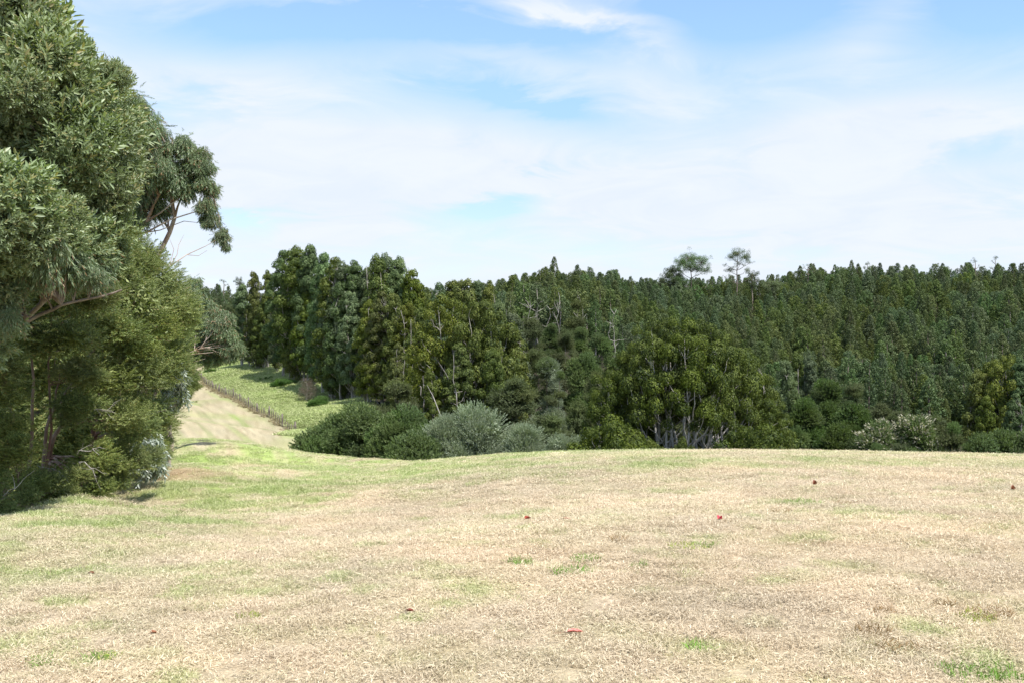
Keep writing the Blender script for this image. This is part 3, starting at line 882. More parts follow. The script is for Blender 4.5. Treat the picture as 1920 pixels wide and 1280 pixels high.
for k, (lst, bb, lab) in enumerate([
        ([(90, 700, 21, 1.2), (30, 800, 20, 1.0), (50, 640, 19.5, 1.1), (150, 800, 21.5, 1.2), (110, 880, 21, .8), (0, 900, 19, .8), (60, 860, 22, .9)], base_at(70, 21.5), 'dark shaded tree standing behind the thin stems at the left of the grove'),
        ([(230, 640, 25, 1.3), (260, 740, 25, 1.2), (220, 820, 24, 1.1), (290, 640, 26, 1.0), (190, 560, 24, 1.1), (250, 560, 25, .9)], base_at(230, 25), 'dark tree deep in the grove, glimpsed between the two bright olive crowns'),
        ([(300, 640, 31, 1.1), (292, 720, 31, 1.0), (305, 570, 31, 1.0), (298, 780, 32, .7), (285, 800, 30, .8)], base_at(290, 31), 'olive tree at the back of the grove, hidden by the bright rounded head'),
        ([(-150, 560, 18, 1.6), (-120, 760, 17.5, 1.3), (-240, 650, 18, 1.6), (-200, 860, 17, 1.0), (-160, 380, 18, 1.3)], base_at(-180, 18.5), 'olive tree of the grove almost wholly past the left edge')]):
    custom_tree('kanuka_tree', lab, 'tree', bb, px_clumps(lst), 'fine', M['bark'], 'fine-leaved trees of the grove', r0=.11, seed=20 + k)

GUM1 = [(c[0], c[1], c[2], c[3] * 1.18) for c in [(268, 232, 25, .42), (243, 265, 25, .5), (297, 265, 26, .42), (342, 285, 26, .40), (372, 308, 26, .36), (330, 335, 26, .40), (385, 350, 26, .30), (300, 315, 25.6, .38), (262, 325, 26, .5), (265, 385, 26.2, .45), (240, 405, 26, .4),
        (300, 385, 26.4, .28), (358, 335, 26.3, .34), (390, 385, 26, .24), (400, 415, 26, .20), (414, 445, 26, .20), (424, 462, 26, .12), (225, 210, 25, .5), (200, 260, 25.5, .8), (385, 410, 26.2, .16), (290, 350, 26.6, .4)]]
b = base_at(215, 26.5)
bare = [([at(232, 440, 26), at(262, 424, 26), at(300, 400, 26), at(345, 365, 26)], .035, .012), ([at(232, 445, 26), at(275, 436, 26), at(320, 412, 26), at(365, 398, 26), at(398, 388, 26)], .03, .008),
        ([at(275, 436, 26), at(300, 432, 26.1), at(345, 415, 26.2), at(372, 418, 26.2)], .016, .005), ([at(300, 400, 26), at(318, 385, 26), at(322, 368, 26)], .015, .005), ([at(245, 430, 26), at(262, 400, 26), at(275, 372, 26)], .02, .006),
        ([at(286, 520, 24), at(318, 500, 24.3), at(350, 478, 24.6), at(385, 462, 25), at(402, 452, 25)], .018, .004), ([at(318, 500, 24.3), at(332, 478, 24.5), at(335, 460, 24.6), at(345, 440, 24.7)], .010, .003), ([at(350, 478, 24.6), at(372, 480, 24.8), at(388, 470, 24.9)], .008, .003),
        ([at(318, 500, 24.3), at(326, 468, 24.5), at(318, 448, 24.6)], .008, .003), ([at(345, 365, 26), at(362, 372, 26), at(378, 365, 26)], .010, .003)]
custom_tree('eucalypt_tree', 'eucalypt whose drooping branch arches out against the sky above bare twigs', 'tree', b, px_clumps(GUM1), 'gum', M['gumbark'], 'eucalypts of the grove', r0=[.10, .05, .03], seed=6,
            stems=[[(b[0], b[1], gz(*b)), at(205, 600, 26.5), at(225, 440, 26), at(245, 300, 25.6)], [at(226, 450, 26), at(262, 415, 26), at(310, 330, 26), at(365, 300, 26)], [at(310, 330, 26), at(370, 325, 26), at(398, 375, 26), at(418, 445, 26)]],
            extra=bare, twigs=6, bend=.02)
GUM2 = [(366, 560, 38, .55), (385, 590, 38.4, .60), (412, 600, 38, .55), (428, 632, 38, .50), (444, 652, 38, .34), (405, 650, 38.4, .55), (372, 622, 38.6, .60), (352, 545, 38.5, .5), (432, 668, 38, .25), (395, 668, 38.6, .4), (358, 590, 39, .6), (360, 655, 39, .5)]
b = base_at(318, 39)
custom_tree('eucalypt_tree', 'eucalypt with hanging grey-green leaves and a reddish low branch reaching over the field', 'tree', b, px_clumps(GUM2), 'gum', M['gumbark'], 'eucalypts of the grove', r0=[.12, .04], seed=7,
            stems=[[(b[0], b[1], gz(*b)), at(322, 700, 39), at(335, 600, 39), at(350, 540, 38.6)], [at(328, 690, 39), at(345, 665, 38), at(372, 650, 37.8), at(400, 612, 37.8)]],
            extra=[([at(335, 672, 37.8), at(360, 664, 37.7), at(400, 660, 37.6)], .03, .008), ([at(338, 682, 37.8), at(365, 678, 37.6), at(385, 672, 37.5)], .02, .006)])
b = base_at(262, 20)
custom_tree('gum_sapling', 'gum sapling with broad pale hanging leaves low at the foot of the grove', 'sapling', b, px_clumps([(262, 850, 19.2, .30), (278, 875, 19.4, .28), (252, 880, 19.2, .24), (292, 852, 19.8, .26), (285, 830, 19.8, .2)]), 'paleg', M['gumbark'], r0=.03, seed=8)
b = base_at(318, 26)
custom_tree('gum_sapling', 'slim gum sapling with pale hanging leaves half-way up the grove edge', 'sapling', b, px_clumps([(322, 715, 24.5, .32), (330, 748, 24.6, .30), (312, 742, 24.3, .26), (322, 690, 24.6, .26)]), 'paleg', M['gumbark'], r0=.04, seed=9)


def dead_branches():
    rng = np.random.default_rng(61)
    for k, (p0, p1, n, lab) in enumerate([((145, 850, 15.5), (186, 852, 15.2), 5, 'bleached forked dead branch caught low in the middle of the grove'),
                                          ((150, 868, 15.3), (180, 892, 15.0), 6, 'splayed bundle of pale dead twigs just under the forked dead branch'),
                                          ((70, 872, 15), (122, 906, 14.8), 6, 'curved dead branch near the foot of the grove left of its middle'),
                                          ((176, 768, 16), (208, 772, 16), 6, 'small arched dead grey branch hanging in the olive foliage of the grove'),
                                          ((0, 936, 13.4), (30, 912, 13.3), 3, 'dead stick leaning at the foot of the grove by the left edge'),
                                          ((250, 788, 19), (288, 776, 19.3), 3, 'pale dead twig pointing right out of the grove')]):
        a, b_ = at(*p0), at(*p1)
        tb = Tubes(5)
        P = tb.curve([0, 0, 0], b_ - a, .008, .0025, sag=.22, wob=.035, n=9, rng=rng)
        for _ in range(n):
            i = rng.integers(1, 8)
            d = unit((b_ - a) + rng.normal(size=3) * .5 * np.linalg.norm(b_ - a))
            tb.curve(P[i], P[i] + d * rng.uniform(.10, .34), .004, .0015, sag=.1, wob=.04, n=5, rng=rng, sides=4)
        o = link('dead_branch', tb.mesh('dead_branch', M['pale']))
        o.location = a
        props(o, lab, 'branch', 'dead branches in the grove')


dead_branches()


# ------------------------------------------------------------------ conifers with pale limbs ending in rounded plumes
def plume(rng, n, leafL, leafW):
    """A domed tuft, radius 1, made of many short upswept sprays."""
    d = rdir(rng, n); d[:, 2] = np.abs(d[:, 2]) * 1.2 - .42
    d = unit(d)
    rr = .72 + .34 * rng.random(n) ** .7
    rr *= 1 + .22 * np.sin(d[:, 0] * 5 + rng.random() * 6) * np.sin(d[:, 1] * 5 + rng.random() * 6)
    B = d * rr[:, None] * np.array([.9, .9, 1.05])
    D = np.array([0, 0, .8]) + rng.normal(size=(n, 3)) * .55
    D = unit(D - d * (D * d).sum(1)[:, None] * .7)
    return leaves(B - D * leafL * .4, D, d + rng.normal(size=(n, 3)) * .38, leafL * (.7 + .6 * rng.random(n)), leafW * (.7 + .6 * rng.random(n)), rng=rng)


def plume_tree(seed, H, R, ntuft, tr, n_leaf, env, nstem=3, bare=.12, sidebare=0., leaf=(.30, .10), sides=5, limb=.05, inner=True):
    """Trunk mesh data, crown mesh data (V,Q,tone). env(t) gives the crown radius share at height share t."""
    rng = np.random.default_rng(seed)
    temps = [plume(rng, n_leaf, *leaf) for _ in range(5)]
    tb = Tubes(sides)
    stems = []
    for k in range(nstem):
        a = k * 2 * PI / nstem + rng.random()
        sp = R * (.45 if nstem > 1 else .05) * (.5 + .7 * rng.random())
        top = np.array([math.cos(a) * sp, math.sin(a) * sp, H * rng.uniform(.80, .95)])
        p0 = np.array([math.cos(a), math.sin(a), 0]) * .12 * (nstem > 1) - np.array([0, 0, .6])
        t = np.linspace(0, 1, 9)[:, None]
        pts = p0 + (top - p0) * np.concatenate([t ** .8, t ** .8, t], 1)
        pts[1:] += np.cumsum(rng.normal(size=(8, 3)) * .012 * H, 0) * np.array([1, 1, 0])
        rr = np.linspace(.011 * H + .03, .03, 9) * (1 if nstem == 1 else .8)
        tb.add(pts, rr); stems.append((pts, rr))
    P, S = [], []
    for k in range(ntuft):
        t = bare + (1 - bare) * (k + rng.random()) / ntuft
        a = k * 2.399 + rng.normal() * .35
        e = env(t) * R
        q = rng.choice([1, 1, 1, .62, .3] if inner else [1, 1, 1, 1, .8]) if t < .9 else rng.choice([1, .5])
        rad = e * q * rng.uniform(.85, 1.08)
        z = H * t - tr * .5 + rng.normal() * .02 * H
        s = tr * rng.uniform(.72, 1.25) * (1 - .30 * max(0, t - .75) / .25)
        if sidebare and t < sidebare and rng.random() < .6:
            continue
        p = np.array([math.cos(a) * rad, math.sin(a) * rad, z])
        best = None
        for pts, rr in stems:
            tgt = p - np.array([0, 0, .75 * rad + .25])
            d = np.linalg.norm(pts - tgt, axis=1); i = int(d.argmin())
            if best is None or d[i] < best[0]:
                best = (d[i], pts[i], rr[i])
        br = min(best[2] * .6, limb * (.5 + .35 * rng.random()) + .008 * np.linalg.norm(p - best[1]))
        out = np.array([math.cos(a), math.sin(a), 0]) * .18 - np.array([0, 0, .08])
        tb.curve(best[1], p + np.array([0, 0, .1 * s]), br, br * .35, wob=.03, rng=rng, up=out, n=6, sides=4)
        P.append(p); S.append(s)
    P = np.array(P); S = np.array(S)
    D = unit(P * np.array([.06, .06, 0]) + np.array([0, 0, 1.]) + rng.normal(size=P.shape) * .12)
    return tb, scatter(temps, P, D, S, rng, tshift=(rng.random(len(P)) - .5) * .45)


def env_col(t):
    return np.clip(min(1, .45 + t * 1.6) * (1 - max(0, (t - .42) / .58) ** 1.4 * .80), .1, 1)


def env_dome(t):
    return math.sqrt(max(.03, 1 - max(0, (t - .35) / .67) ** 2.2))


def env_wide(t):
    return (.55 + .45 * math.sin(min(1, t * 1.3) * PI / 2)) * math.sqrt(max(.04, 1 - max(0, (t - .5) / .52) ** 2.4))


VARS = {}


def variant(key, tb, crown, mats, bark=None):
    tm = tb.mesh('trunk', bark or M['pale'])
    v, q, t = crown
    base = mesh_np('crown', v, [q], M[mats[0]], t)
    VARS[key] = {m: (tm, base if i == 0 else remat(base, M[m])) for i, m in enumerate(mats)}
    VARS[key]['H'] = float(v[:, 2].max())


def place(name, key, mat, x, y, H, label, cat='tree', group=None, rz=0., wide=1., sink=.0, top=None):
    tm, cm = VARS[key][mat]
    z = gz(x, y) - sink
    if top is not None:
        H = top - z
    s = H / VARS[key]['H']
    t = thing(name, (x, y, z), label, cat, group, rz, (s * wide, s * wide, s))
    link('trunk', tm, t)
    link('crown', cm, t, 'stuff')
    return t


# wood between the bank and the valley (about 110-165 m off): tall, 14-22 m
for k in range(5):
    variant('col%d' % k, *plume_tree(100 + k, 18, 2.15, 92, .76, 340, env_col, nstem=[1, 2, 3, 2, 1][k], bare=.16, leaf=(.34, .17), limb=.06), ['plume', 'plumeg'])
for k in range(2):
    variant('wide%d' % k, *plume_tree(120 + k, 16, 4.4, 112, 1.0, 400, env_wide, nstem=5, bare=.14, sidebare=.3, leaf=(.30, .14), limb=.10), ['plume', 'plumeg'])
# nearer ones, behind the crest (about 70 m off)
for k in range(3):
    variant('near%d' % k, *plume_tree(140 + k, 11, 2.35, [50, 84, 52][k], .62, 600, env_dome, nstem=[5, 3, 4][k], bare=[.47, .20, .44][k], leaf=(.24, .10), limb=.115, sides=6, inner=False), ['plumed'], M['limb'])
variant('bush0', *plume_tree(150, 4, 1.6, 40, .55, 700, env_dome, nstem=3, bare=.05, leaf=(.24, .10), limb=.04), ['plumed', 'broad'])

ORD = ['first', 'second', 'third', 'fourth', 'fifth', 'sixth', 'seventh', 'eighth', 'ninth', 'tenth', 'eleventh', 'twelfth', 'thirteenth', 'fourteenth', 'fifteenth', 'sixteenth', 'seventeenth', 'eighteenth',
       'nineteenth', 'twentieth', 'twenty-first', 'twenty-second', 'twenty-third', 'twenty-fourth', 'twenty-fifth', 'twenty-sixth', 'twenty-seventh', 'twenty-eighth', 'twenty-ninth', 'thirtieth']


def row(lst, text, keys, mats, seed, group, name='plume_conifer'):
    rng = np.random.default_rng(seed)
    lst = sorted(lst)
    for i, e in enumerate(lst):
        px, py, Y = e[:3]
        key = e[3] if len(e) > 3 else keys[rng.integers(len(keys))]
        mat = mats[rng.integers(len(mats))] if len(e) < 5 else e[4]
        wd = e[5] if len(e) > 5 else rng.uniform(.84, 1.2)
        if Y > 100 and px < 800:
            Y = max(Y, float(np.interp(px, [440, 500, 560, 640, 700, 800], [222, 200, 178, 155, 140, 100])) + 3 * (i % 3) + 2)
        x, y, z = at(px, py, Y)
        shade = 'grey-green' if mat == 'plumeg' else 'olive-green'
        place(name, key, mat, x, y, 0, text % (shade, ORD[i]), 'tree', group, rng.random() * 6.28, wd, .3, top=z)


G1 = 'plume-topped conifers of the dark wood'
row([(455, 532, 168), (478, 508, 165), (503, 505, 160), (530, 468, 158), (556, 458, 160), (582, 457, 157), (606, 472, 160), (628, 480, 158), (647, 488, 156), (667, 486, 160), (688, 500, 158), (707, 474, 150), (728, 472, 152),
     (746, 478, 150), (768, 503, 148), (784, 522, 150), (803, 548, 150), (824, 528, 132), (846, 524, 134), (868, 521, 132), (892, 524, 134), (914, 530, 132)],
    'tall %s conifer on the skyline of the dark wood, %s from its left end', ['col0', 'col1', 'col2', 'col3', 'col4'], ['plume', 'plume', 'plumeg'], 5, G1)
row([(470, 575, 152), (495, 560, 150), (520, 540, 150), (545, 555, 148), (572, 545, 150), (598, 560, 146), (620, 548, 142), (641, 528, 140, 'col1', 'plumeg', 1.1), (662, 545, 140, 'col3', 'plumeg', 1.1), (690, 560, 142), (716, 545, 142), (742, 548, 140),
     (765, 565, 138), (790, 575, 132), (820, 575, 124), (935, 560, 128), (962, 585, 128)],
    '%s conifer in the second rank of the dark wood, %s from the left', ['col0', 'col1', 'col2', 'col3'], ['plume', 'plume', 'plumeg'], 6, G1)
row([(485, 640, 140), (520, 630, 138), (555, 640, 136), (590, 650, 132), (625, 640, 130), (650, 630, 128), (688, 625, 128, 'col2', 'plumeg', 1.1), (715, 650, 126), (745, 640, 124), (775, 660, 120), (800, 640, 116), (530, 690, 134), (640, 700, 124), (600, 700, 128), (690, 705, 118), (745, 715, 112)],
    'lower %s conifer in the front rank of the dark wood, %s from the left', ['col0', 'col1', 'col2', 'col3', 'wide0'], ['plume'], 7, G1)
row([(838, 548, 112, 'wide0', 'plume', .9), (905, 560, 110, 'wide1', 'plume', .9), (965, 610, 113, 'col3', 'plume', 1.2), (862, 640, 105, 'col2', 'plume', 1.2), (925, 650, 104, 'col1', 'plume', 1.1), (805, 690, 104, 'col1', 'plume', 1.0)],
    'broad %s conifer with crooked limbs ending the dark wood, %s from left', ['wide0'], ['plume'], 8, G1)

# dome-shaped group beyond the crest
G2 = 'conifers of the dome-shaped clump'
row([(1148, 690, 74, 'near1', 'plumed', 1.0), (1178, 655, 75, 'near1', 'plumed', .95), (1208, 606, 74, 'near0', 'plumed', .9), (1245, 592, 72, 'near2', 'plumed', .95), (1282, 589, 71, 'near0', 'plumed', 1.0), (1322, 596, 72, 'near2', 'plumed', .95),
     (1358, 616, 73, 'near0', 'plumed', .95), (1390, 662, 76, 'near1', 'plumed', 1.0), (1418, 700, 76, 'near1', 'plumed', 1.05), (1440, 745, 74, 'near1', 'plumed', 1.1)],
    '%s conifer of the dome-shaped clump beyond the grass crest, %s from its left end', ['near0'], ['plumed'], 9, G2)
row([(1140, 772, 68), (1215, 822, 68), (1283, 815, 69, 'bush0', 'plumed', .7), (1400, 795, 69), (1436, 790, 68), (1455, 805, 67), (1180, 800, 69)],
    'low bushy %s conifer at the foot of the dome-shaped clump, %s from the left', ['bush0'], ['plumed'], 10, G2, 'bush_conifer')

# right-hand side of the valley
G3 = 'plume-topped conifers right of the dome-shaped clump'
row([(1476, 672, 118, 'col3', 'plumeg', .95), (1496, 656, 122, 'col1', 'plume', .9), (1518, 664, 120, 'col2', 'plumeg', .9), (1486, 705, 108, 'col1', 'plumeg', .9)],
    '%s conifer with pale stems just right of the dome-shaped clump, %s from the left', ['col1'], ['plume'], 12, G3)
row([(1836, 690, 122, 'col1', 'plume', 1.1), (1858, 672, 124, 'col3', 'plume', 1.2), (1885, 660, 122, 'wide0', 'plume', .8), (1915, 668, 120, 'col2', 'plumeg', 1.1), (1945, 670, 120, 'col1', 'plumeg', 1.1), (1905, 735, 112, 'col0', 'plumeg', 1.1), (1848, 740, 112, 'col3', 'plume', 1.1), (1990, 680, 118, 'col1', 'plume', 1.1)],
    '%s conifer in the group by the right edge, %s from its left', ['col1'], ['plume'], 13, 'conifers by the right edge')


# ------------------------------------------------------------------ shrubs and broad-leaved trees in the middle distance
def bush(name, label, cat, px, py, Y, wpx, kind, n=9, bark=None, group=None, seed=0, basepy=None, squash=(1, 1, 1), extra_kinds=None, r0=.07, low=.25, mixed=.3):
    """A bush whose outline spans wpx pixels, topped at py."""
    rng = np.random.default_rng(seed * 7 + 13)
    x, y, ztop = at(px, py, Y)
    g = gz(x, y)
    Hh = ztop - g; Rr = wpx / F * Y / 2
    cl = []
    rc = min(Rr * .5, Hh * .42, 1.25)
    for k in range(n):
        a = k * 2.399 + rng.random() * .6
        t = (k + .5) / n
        el = (1 - t) ** .8 * (PI / 2) * .96
        q = rng.uniform(.85, 1.05)
        rr = rc * rng.uniform(.55, 1.2)
        q = q * rng.uniform(.82, 1.08)
        cx = math.cos(a) * math.cos(el) * (Rr - rr * .6) * q; cy = math.sin(a) * math.cos(el) * (Rr - rr * .6) * q * .9
        cz = g + low * Hh * .4 + math.sin(el) * (Hh - low * Hh * .4 - rr * .9 * squash[2]) * q
        cl.append((x + cx, y + cy, cz, rr, kind if not extra_kinds or rng.random() > mixed else extra_kinds[rng.integers(len(extra_kinds))]))
    for k in range(max(3, n // 3)):
        cl.append((x + rng.normal() * Rr * .35, y + rng.normal() * Rr * .3, g + Hh * rng.uniform(.2, .5), rc * 1.15, kind))
    return custom_tree(name, label, cat, (x, y), cl, kind, bark or M['bark'], group, r0=r0, seed=seed, squash=squash, twigs=2)


GS = 'shrubs along the foot of the dark wood'
S = [('dark_shrub', 'big dark green bush at the lower end of the fence', 636, 776, 86, 100, 'shrubd', 12),
     ('dark_shrub', 'tallest dark green bush, just right of the bush at the fence end', 680, 760, 84, 150, 'shrubd', 16),
     ('dark_shrub', 'dark green bush in the shrub belt left of the first silvery bush', 755, 768, 80, 120, 'shrubd', 14),
     ('dark_shrub', 'low dark bush where the grass crest meets the shrub belt', 775, 812, 72, 90, 'shrubd', 9),
     ('silver_shrub', 'silvery grey-green bush with an olive tinge, leftmost of the silvery bushes', 832, 785, 76, 80, 'silver', 9),
     ('silver_shrub', 'largest silvery grey-green bush, under the broad-crowned conifers', 893, 767, 76, 105, 'silver', 13),
     ('silver_shrub', 'silvery grey-green bush between the largest silvery bush and the low pale ones', 985, 783, 74, 90, 'silver', 11),
     ('silver_shrub', 'low pale bush right of the middle silvery bush', 1045, 816, 72, 60, 'silver', 7),
     ('silver_shrub', 'lowest pale bush at the right end of the silvery bushes, beside the dome-shaped clump', 1085, 818, 72, 55, 'silver', 7)]
for i, (nm, lab, px, py, Y, wp, kd, n) in enumerate(S):
    wp *= 1.38 if kd == 'shrubd' else 1.2; n += 4
    bush(nm, lab, 'bush', px, py, Y, wp, kd, n, group=GS, seed=40 + i, low=.1)
GK = 'layered dull-green trees at the wood edge'
bush('layered_tree', 'layered bronze-green tree with flat sprays between the conifers and the silvery bushes', 'tree', 962, 705, 92, 100, 'kanuka', 14, group=GK, seed=60, squash=(1.1, 1.1, .8), low=.5)
bush('layered_tree', 'small layered dull-green tree at the right of the silvery bushes', 'tree', 1030, 765, 88, 100, 'kanuka', 10, group=GK, seed=61, squash=(1.1, 1.1, .8))
bush('layered_tree', 'layered dull-green tree in front of the dark wood behind the dark bushes', 'tree', 745, 712, 104, 80, 'kanuka', 9, group=GK, seed=62, squash=(1.1, 1.1, .8))
bush('layered_tree', 'low dull-green tree under the leaning pale trunk of the dark wood', 'tree', 700, 742, 100, 70, 'kanuka', 7, group=GK, seed=63)
bush('layered_tree', 'dark layered tree standing between the pale grey tree and the dome-shaped clump', 'tree', 1090, 745, 92, 90, 'kanuka', 10, group=GK, seed=64)
bush('pale_tree', 'soft pale grey-green tree in the gap left of the dome-shaped clump', 'tree', 1030, 655, 112, 62, 'silver', 11, seed=65, extra_kinds=['kanuka', 'shrubd', 'kanuka'], mixed=.5)
bush('pale_tree', 'pale grey-green shrub just below the soft pale tree in the gap', 'tree', 1048, 700, 106, 50, 'silver', 7, seed=66, extra_kinds=['kanuka', 'shrubd'], mixed=.4)
GB = 'dark broad-leaved trees of the valley'
for i, (px, py, Y, wp, kd, lab) in enumerate([
        (1095, 650, 118, 85, 'shrubd', 'dark rounded tree left of the dome-shaped clump, below the bare pale stems'),
        (1060, 610, 150, 70, 'kanuka', 'dull green scrubby tree high in the gap below the bare pale stems'),
        (1128, 600, 150, 70, 'shrubd', 'dark scrubby tree high in the gap nearest the dome-shaped clump'),
        (1010, 640, 130, 60, 'kanuka', 'dull green tree directly right of the broad-crowned conifers'),
        (1120, 700, 104, 70, 'kanuka', 'dark tree pressed against the left flank of the dome-shaped clump'),
        (1000, 590, 165, 60, 'kanuka', 'dull grey-green scrub tree where the wood meets the hillside'),
        (1080, 570, 175, 50, 'kanuka', 'brownish-green scrub tree at the foot of the bare pale stems'),
        (1032, 602, 170, 46, 'shrubd', 'dull scrub tree high in the gap, at the foot of the first bare pale stems'),
        (1062, 612, 160, 46, 'kanuka', 'low dull scrub tree high in the gap among the bare stems'),
        (1090, 606, 166, 46, 'shrubd', 'low dark scrub tree high in the gap nearest the last bare stems'),
        (1548, 695, 104, 90, 'broad', 'tall mid-green rounded tree right of the olive conifers, highest of the rounded trees'),
        (1590, 735, 100, 80, 'broad', 'mid-green rounded tree stepping down towards the cream-topped shrub'),
        (1515, 735, 92, 80, 'broad', 'dark mid-green rounded tree below the olive conifers'),
        (1570, 788, 76, 90, 'broad', 'fresh green bush standing alone in front of the rounded trees'),
        (1500, 800, 76, 60, 'shrubd', 'dull grey-green bush just right of the dome-shaped clump'),
        (1612, 800, 76, 50, 'broad', 'narrow fresh green bush left of the cream-topped shrub')]):
    bush('rounded_tree', lab, 'tree', px, py, Y, wp, kd, 12 if wp > 75 else 9, group=GB, seed=70 + i, low=.1)
GV = 'shrubs beyond the right-hand crest'
bush('cream_topped_shrub', 'shrub crowned with cream seed heads, left one of the two pale-topped shrubs', 'shrub', 1645, 775, 73, 95, 'shrubd', 10, group=GV, seed=90, low=.1)
bush('cream_topped_shrub', 'larger shrub crowned with cream seed heads, right one of the two pale-topped shrubs', 'shrub', 1718, 776, 73, 100, 'shrubd', 12, group=GV, seed=91, low=.1)
for i, (px, py, wp, Y, lab) in enumerate([(1785, 790, 90, 72, 'dark dull bush right of the cream-topped shrubs'), (1835, 800, 80, 70, 'low dark bush in front of the conifers by the right edge, left one'),
                                          (1880, 790, 90, 71, 'dark bush in front of the conifers by the right edge, middle one'), (1935, 798, 90, 70, 'dark bush cut by the right edge of the picture'),
                                          (2030, 790, 120, 72, 'dark bush past the right edge'), (1700, 825, 90, 66, 'low dark bush under the cream-topped shrubs'), (1650, 828, 60, 66, 'small low bush at the left foot of the cream-topped shrubs')]):
    bush('dark_shrub', lab, 'bush', px, py, Y, wp, 'shrubd', 9, group=GV, seed=95 + i, extra_kinds=['kanuka', 'shrubd'], low=.1)
for i, (px, py, wp, Y, lab) in enumerate([(1750, 770, 70, 150, 'dark layered tree behind the cream-topped shrubs at the hillside foot'), (1650, 745, 70, 160, 'dark tree at the foot of the hillside above the cream-topped shrub'),
                                          (1600, 712, 60, 150, 'dull brownish scrub tree behind the rounded trees'), (1690, 760, 60, 150, 'low dark tree at the hillside foot between the cream-topped shrubs')]):
    bush('layered_tree', lab, 'tree', px, py, Y, wp, 'kanuka', 9, group=GK, seed=110 + i, squash=(1.1, 1.1, .8), low=.1)


for i, (px, py, wp) in enumerate([(1185, 720, 70), (1240, 700, 70), (1300, 690, 80), (1360, 705, 70), (1410, 740, 60)]):
    bush('layered_tree', 'dark tree glimpsed behind the stems of the dome-shaped clump, %s from the left' % ORD[i], 'tree', px, py, 90 + 2 * (i % 2), wp, 'kanuka', 9, group=GK, seed=160 + i, squash=(1.1, 1.1, .9), low=.05)


for i, (px, py, wp) in enumerate([(1200, 780, 80), (1262, 770, 80), (1325, 775, 80), (1385, 780, 80), (1440, 790, 60)]):
    bush('dark_shrub', 'dark low scrub in the shade under the dome-shaped clump, %s from the left' % ORD[i], 'bush', px, py, 83, wp, 'kanuka', 9, group='scrub under the dome-shaped clump', seed=180 + i, low=.05)


def wood_behind_grove():
    """The grove goes on up the slope to the left; the photograph shows nothing of it but its front."""
    rng = np.random.default_rng(88)
    k = 0
    for y in np.arange(42, 330, 9.):
        for x in np.arange(-.95 * y - 10, -.365 * y - 2, 9. + y * .03):
            xx, yy = x + rng.normal() * 2, y + rng.normal() * 2
            if xx / yy > -.365:
                continue
            key = ['wide0', 'wide1', 'col0', 'col3', 'bush0'][rng.integers(5)]
            mat = 'broad' if key == 'bush0' else ['plume', 'plumeg'][rng.integers(2)]
            place('wood_tree', key, mat, xx, yy, rng.uniform(3, 5) if key == 'bush0' else rng.uniform(8, 13), 'tree of the wood running up the slope behind the grove', 'tree', 'trees behind the grove', rng.random() * 6.28, rng.uniform(.9, 1.3), .2)
            k += 1
    print('behind grove', k)


wood_behind_grove()


def cream_heads():
    rng = np.random.default_rng(31)
    roots = [o for o in COL.objects if o.name.startswith('cream_topped_shrub')]
    me = CL['cream'][0]
    for r in roots:
        kids = sorted([c for c in r.children if c.name.startswith('foliage')], key=lambda c: -c.location.z)[:14]
        for c in kids:
            o = link('flower_heads', me, r, 'stuff'); o.location = (c.location.x, c.location.y, c.location.z + c.scale[2] * .42)
            o.scale = (c.scale[0] * 1.1, c.scale[1] * 1.1, c.scale[2] * .9); o.rotation_euler = (0, 0, rng.random() * 6)


bpy.context.view_layer.update()
cream_heads()

# weeds and saplings on the pasture bank, dead shrub
for i, (px, py, wp, Y, lab) in enumerate([(462, 700, 34, 215, 'small leafy sapling clump at the top of the green bank, left one'), (505, 705, 40, 190, 'leafy weed clump on the green bank below the dark wood, second from the left'),
                                          (530, 708, 44, 178, 'taller leafy weed clump at the edge of the dark wood, above the green bank'), (498, 728, 20, 175, 'small weed on the open part of the green bank'),
                                          (578, 748, 20, 160, 'low tuft of weeds on the green bank nearest the dark bushes'), (395, 690, 24, 215, 'small bush at the top left of the green bank'), (600, 742, 36, 150, 'weedy clump at the lower edge of the dark wood')]):
    bush('weed_clump', lab, 'weeds', px, py, Y, wp, 'weed', 5, group='weed clumps on the green bank', seed=120 + i, r0=.02, low=.1, squash=(1.25, 1.25, .7))
bush('dead_shrub', 'dead grey-brown shrub in front of the dark wood at the top of the green bank', 'shrub', 575, 706, 160, 40, 'dead', 7, bark=M['deadwood'], seed=130, r0=.05)
# scrub on the slope at far left
for i, (px, py, wp, Y) in enumerate([(400, 600, 50, 255), (440, 590, 55, 262), (380, 560, 60, 285), (425, 570, 60, 285), (465, 580, 60, 280), (360, 590, 60, 260), (415, 635, 46, 240), (450, 630, 50, 242), (380, 635, 50, 240), (470, 640, 50, 232), (340, 560, 60, 285), (330, 620, 60, 250), (495, 650, 50, 225)]):
    bush('scrub_tree', 'dull scrub tree on the slope behind the eucalypt, ' + ['at its left', 'left of its middle', 'highest, below the far ridge trees', 'high in its middle', 'high by the dark wood', 'hidden behind the eucalypt leaves', 'low, above the green bank', 'low at the wood edge',
         'low behind the hanging eucalypt leaves', 'lowest, against the wood', 'far up behind the grove', 'half hidden by the grove', 'in the dark under the first conifers'][i], 'tree', px, py, Y, wp, 'kanuka', 7, group='scrub trees on the slope at the left', seed=140 + i, low=.1)


